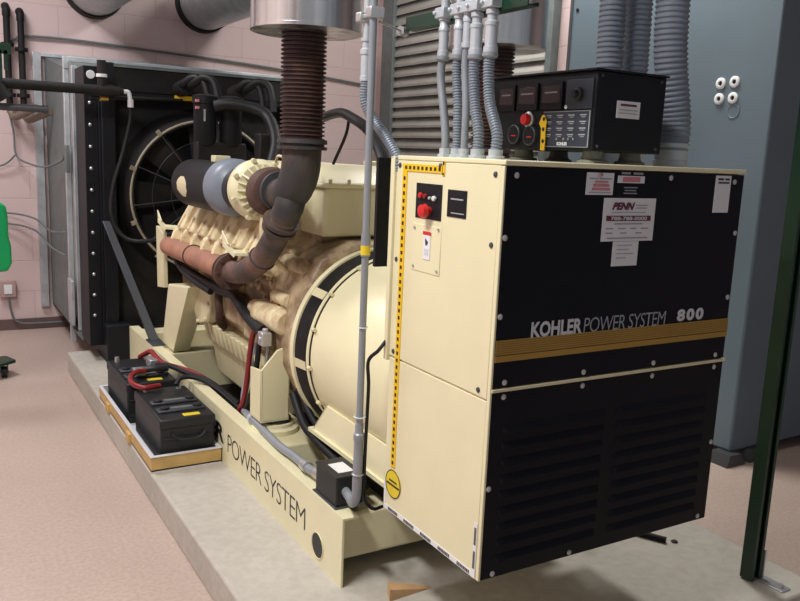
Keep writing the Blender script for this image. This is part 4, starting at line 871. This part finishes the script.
def battery(x0, x1, y0, y1, lb):
    t = thing('battery', lb, 'battery', ((x0+x1)/2, (y0+y1)/2, .163), 'black starting batteries in the tray')
    obj('case', MB().box(x0+.004, x1-.004, y0+.004, y1-.004, .163, .345), M['battery'], t, bevel=.008)
    obj('lid', MB().box(x0, x1, y0, y1, .335, .385), M['battery'], t, bevel=.008)
    mb = MB().box(x0+.02, x1-.02, y0+.10, y0+.16, .385, .397).box(x0+.02, x1-.02, y0+.23, y0+.29, .385, .397)
    obj('vent_strip', mb, M['darkgrey'], t, bevel=.004)
    for yy in (.13, .26):
        for xx in (.055, .215): obj('vent_cap', MB().lathe((x0+xx, y0+yy, .395), (0, 0, 1), [(0, .022), (.012, .022), (.014, .016)], 16), M['ink'], t)
        obj('cap_bar', MB().box(x0+.085, x0+.185, y0+yy-.014, y0+yy+.014, .397, .401), M['duct'], t)
    obj('yellow_label', MB().box(x0+.12, x0+.20, y0+.025, y0+.062, .3855, .3875), M['yellowlab'], t)
    for s in (0, 1): obj('terminal_post', MB().lathe((x0+.05+s*.17, y1-.05, .385), (0, 0, 1), [(0, .014), (.03, .012)], 14), M['steel'], t)
    hd = MB().tube([(x0+.055, y0-.001, .315), (x0+.07, y0-.014, .30), (x0+.10, y0-.02, .288), (x0+.17, y0-.02, .288), (x0+.20, y0-.014, .30), (x0+.215, y0-.001, .315)], .006, 8)
    obj('carry_handle', hd, M['ink'], t)
    mb = MB().box(x0+.02, x1-.02, y0-.003, y0+.005, .285, .295).box(x0+.02, x0+.06, y0-.003, y0+.005, .20, .215).box(x1-.06, x1-.02, y0-.003, y0+.005, .20, .215)
    obj('case_rib', mb, M['battery'], t, bevel=.002)
    return t
battery(.898, 1.165, 3.635, 4.17, 'black battery nearest the camera in the wooden tray')
battery(.885, 1.155, 4.29, 4.825, 'black battery at the far end of the tray with a red cable clamped on')

tag(obj('red_jumper_cable', MB().tube([(1.00, 4.36, .43), (.95, 4.34, .435), (.905, 4.28, .425), (.895, 4.17, .42), (.93, 4.10, .415), (.98, 4.10, .415), (1.02, 4.12, .41)], .014, 12), M['redcable']), 'short red cable looping between the two batteries', 'cable')
t = thing('cable_clamp', 'metal clamp with a black grip on the far battery terminal', 'clamp', (.98, 4.42, .40))
obj('jaw', MB().box(.955, 1.005, 4.36, 4.46, .402, .43), M['steel'], t, bevel=.006)
obj('grip', MB().tube([(1.0, 4.40, .425), (1.06, 4.38, .435), (1.13, 4.38, .43)], .018, 10), M['ink'], t)
t = thing('battery_cable', 'thick red and black pair of cables crossing from the batteries over the skid rail', 'cable', (1.1, 4.3, .40))
obj('red_lead', MB().tube([(1.06, 4.75, .41), (1.10, 4.66, .46), (1.11, 4.56, .45), (1.13, 4.45, .435), (1.20, 4.30, .432), (1.26, 4.12, .42), (1.32, 3.95, .36)], .015, 12), M['redcable'], t)
obj('black_lead', MB().tube([(1.08, 4.55, .40), (1.13, 4.40, .44), (1.20, 4.22, .43), (1.27, 4.05, .42), (1.36, 3.88, .34)], .014, 12).tube([(1.10, 4.10, .41), (1.13, 4.12, .44), (1.20, 4.10, .44), (1.27, 4.0, .41), (1.36, 3.80, .32)], .013, 12), M['rubber'], t)
obj('cable_lug', MB().box(1.06, 1.12, 4.50, 4.60, .40, .45), M['steel'], t, bevel=.006)
t = thing('starter_cable', 'red and black cables hanging vertically from the engine beside the near mount', 'cable', (1.3, 3.6, .3))
obj('red_lead', MB().tube([(1.305, 3.44, .86), (1.30, 3.50, .80), (1.30, 3.54, .70), (1.295, 3.56, .58), (1.285, 3.58, .46), (1.27, 3.62, .38), (1.26, 3.68, .30)], .013, 12), M['redcable'], t)
obj('black_lead', MB().tube([(1.31, 3.42, .85), (1.315, 3.46, .76), (1.315, 3.50, .62), (1.305, 3.53, .50), (1.285, 3.58, .38), (1.27, 3.66, .28)], .013, 12), M['rubber'], t)
obj('grey_lead', MB().tube([(1.33, 3.38, .85), (1.34, 3.42, .70), (1.335, 3.44, .55), (1.31, 3.46, .44)], .009, 10), M['conduit'], t)

# small floor things
w = tag(obj('wood_wedge', MB().hull([(1.30, 2.16, .15), (1.32, 2.21, .15), (1.47, 2.17, .15), (1.475, 2.19, .15), (1.30, 2.16, .193), (1.32, 2.21, .193), (1.475, 2.18, .155)]), M['wood']), 'raw pine wedge lying on the pad beneath the enclosure', 'wedge')
tag(obj('pipe_stub', MB().cyl((2.43, 2.20, .163), (2.52, 2.04, .163), .0125, 12), M['radblack']), 'short dark pipe stub lying on the pad under the enclosure', 'pipe')
tag(obj('pebble', MB().lathe((2.56, 2.03, .15), (0, 0, 1), [(0, .010), (.004, .014), (.008, .008), (.009, 0)], 10), M['radblack']), 'tiny dark fleck of debris on the pad near the pipe stub', 'debris')
tag(obj('block_stone', MB().box(4.18, 4.40, 2.30, 2.48, 0, .15), M['greywood'], bevel=.03, seg=3), 'rounded mauve concrete block on the floor at the right edge', 'block')
tag(obj('floor_scrap', MB().hull([(3.95, 2.30, 0), (4.06, 2.26, 0), (4.0, 2.36, 0), (3.96, 2.31, .012), (4.05, 2.27, .012)]), M['radblack']), 'small dark scrap on the pink floor at the right', 'debris')

# ------------------------------------------------------------------ camera (orientation solved from vanishing points)
cam = bpy.data.cameras.new('camera'); co = bpy.data.objects.new('camera', cam); COL.objects.link(co)
cam.sensor_width = 36; cam.lens = 805/800*36; cam.clip_start = .02
Xr = V((.86159041, -.50585592, .04209227)); Dn = V((-.05425147, -.17421594, -.98321187)); Fw = V((.50469669, .84484235, -.17754621))
co.matrix_world = Matrix(((Xr.x, -Dn.x, -Fw.x, 0), (Xr.y, -Dn.y, -Fw.y, 0), (Xr.z, -Dn.z, -Fw.z, 1.65), (0, 0, 0, 1)))
SC.camera = co

# ------------------------------------------------------------------ lights
def area(name, loc, sx, sy, power, col=(1, 1, 1), tgt=None):
    l = bpy.data.lights.new(name, 'AREA'); l.shape = 'RECTANGLE'; l.size = sx; l.size_y = sy; l.energy = power; l.color = col
    o = bpy.data.objects.new(name, l); COL.objects.link(o); o.location = loc
    if tgt: o.rotation_euler = (V(tgt)-V(loc)).to_track_quat('-Z', 'Y').to_euler()
    return o
area('ceiling_lamp', (-.4, 5.6, 4.05), 1.0, 1.0, 98, (1, .98, 1))
area('ceiling_lamp', (-.7, 1.8, 4.05), .4, 1.3, 150, (1, .99, .96))
area('ceiling_lamp', (3.3, 5.2, 4.05), .8, 1.2, 58, (1, .98, .95))
area('ceiling_lamp', (3.3, 3.5, 4.05), .5, .5, 70, (1, .96, .9))
w = bpy.data.worlds.new('world'); SC.world = w; w.use_nodes = True
w.node_tree.nodes['Background'].inputs[0].default_value = (.75, .85, 1, 1); w.node_tree.nodes['Background'].inputs[1].default_value = .22
SC.view_settings.view_transform = 'Standard'; SC.view_settings.look = 'None'; SC.view_settings.exposure = 0
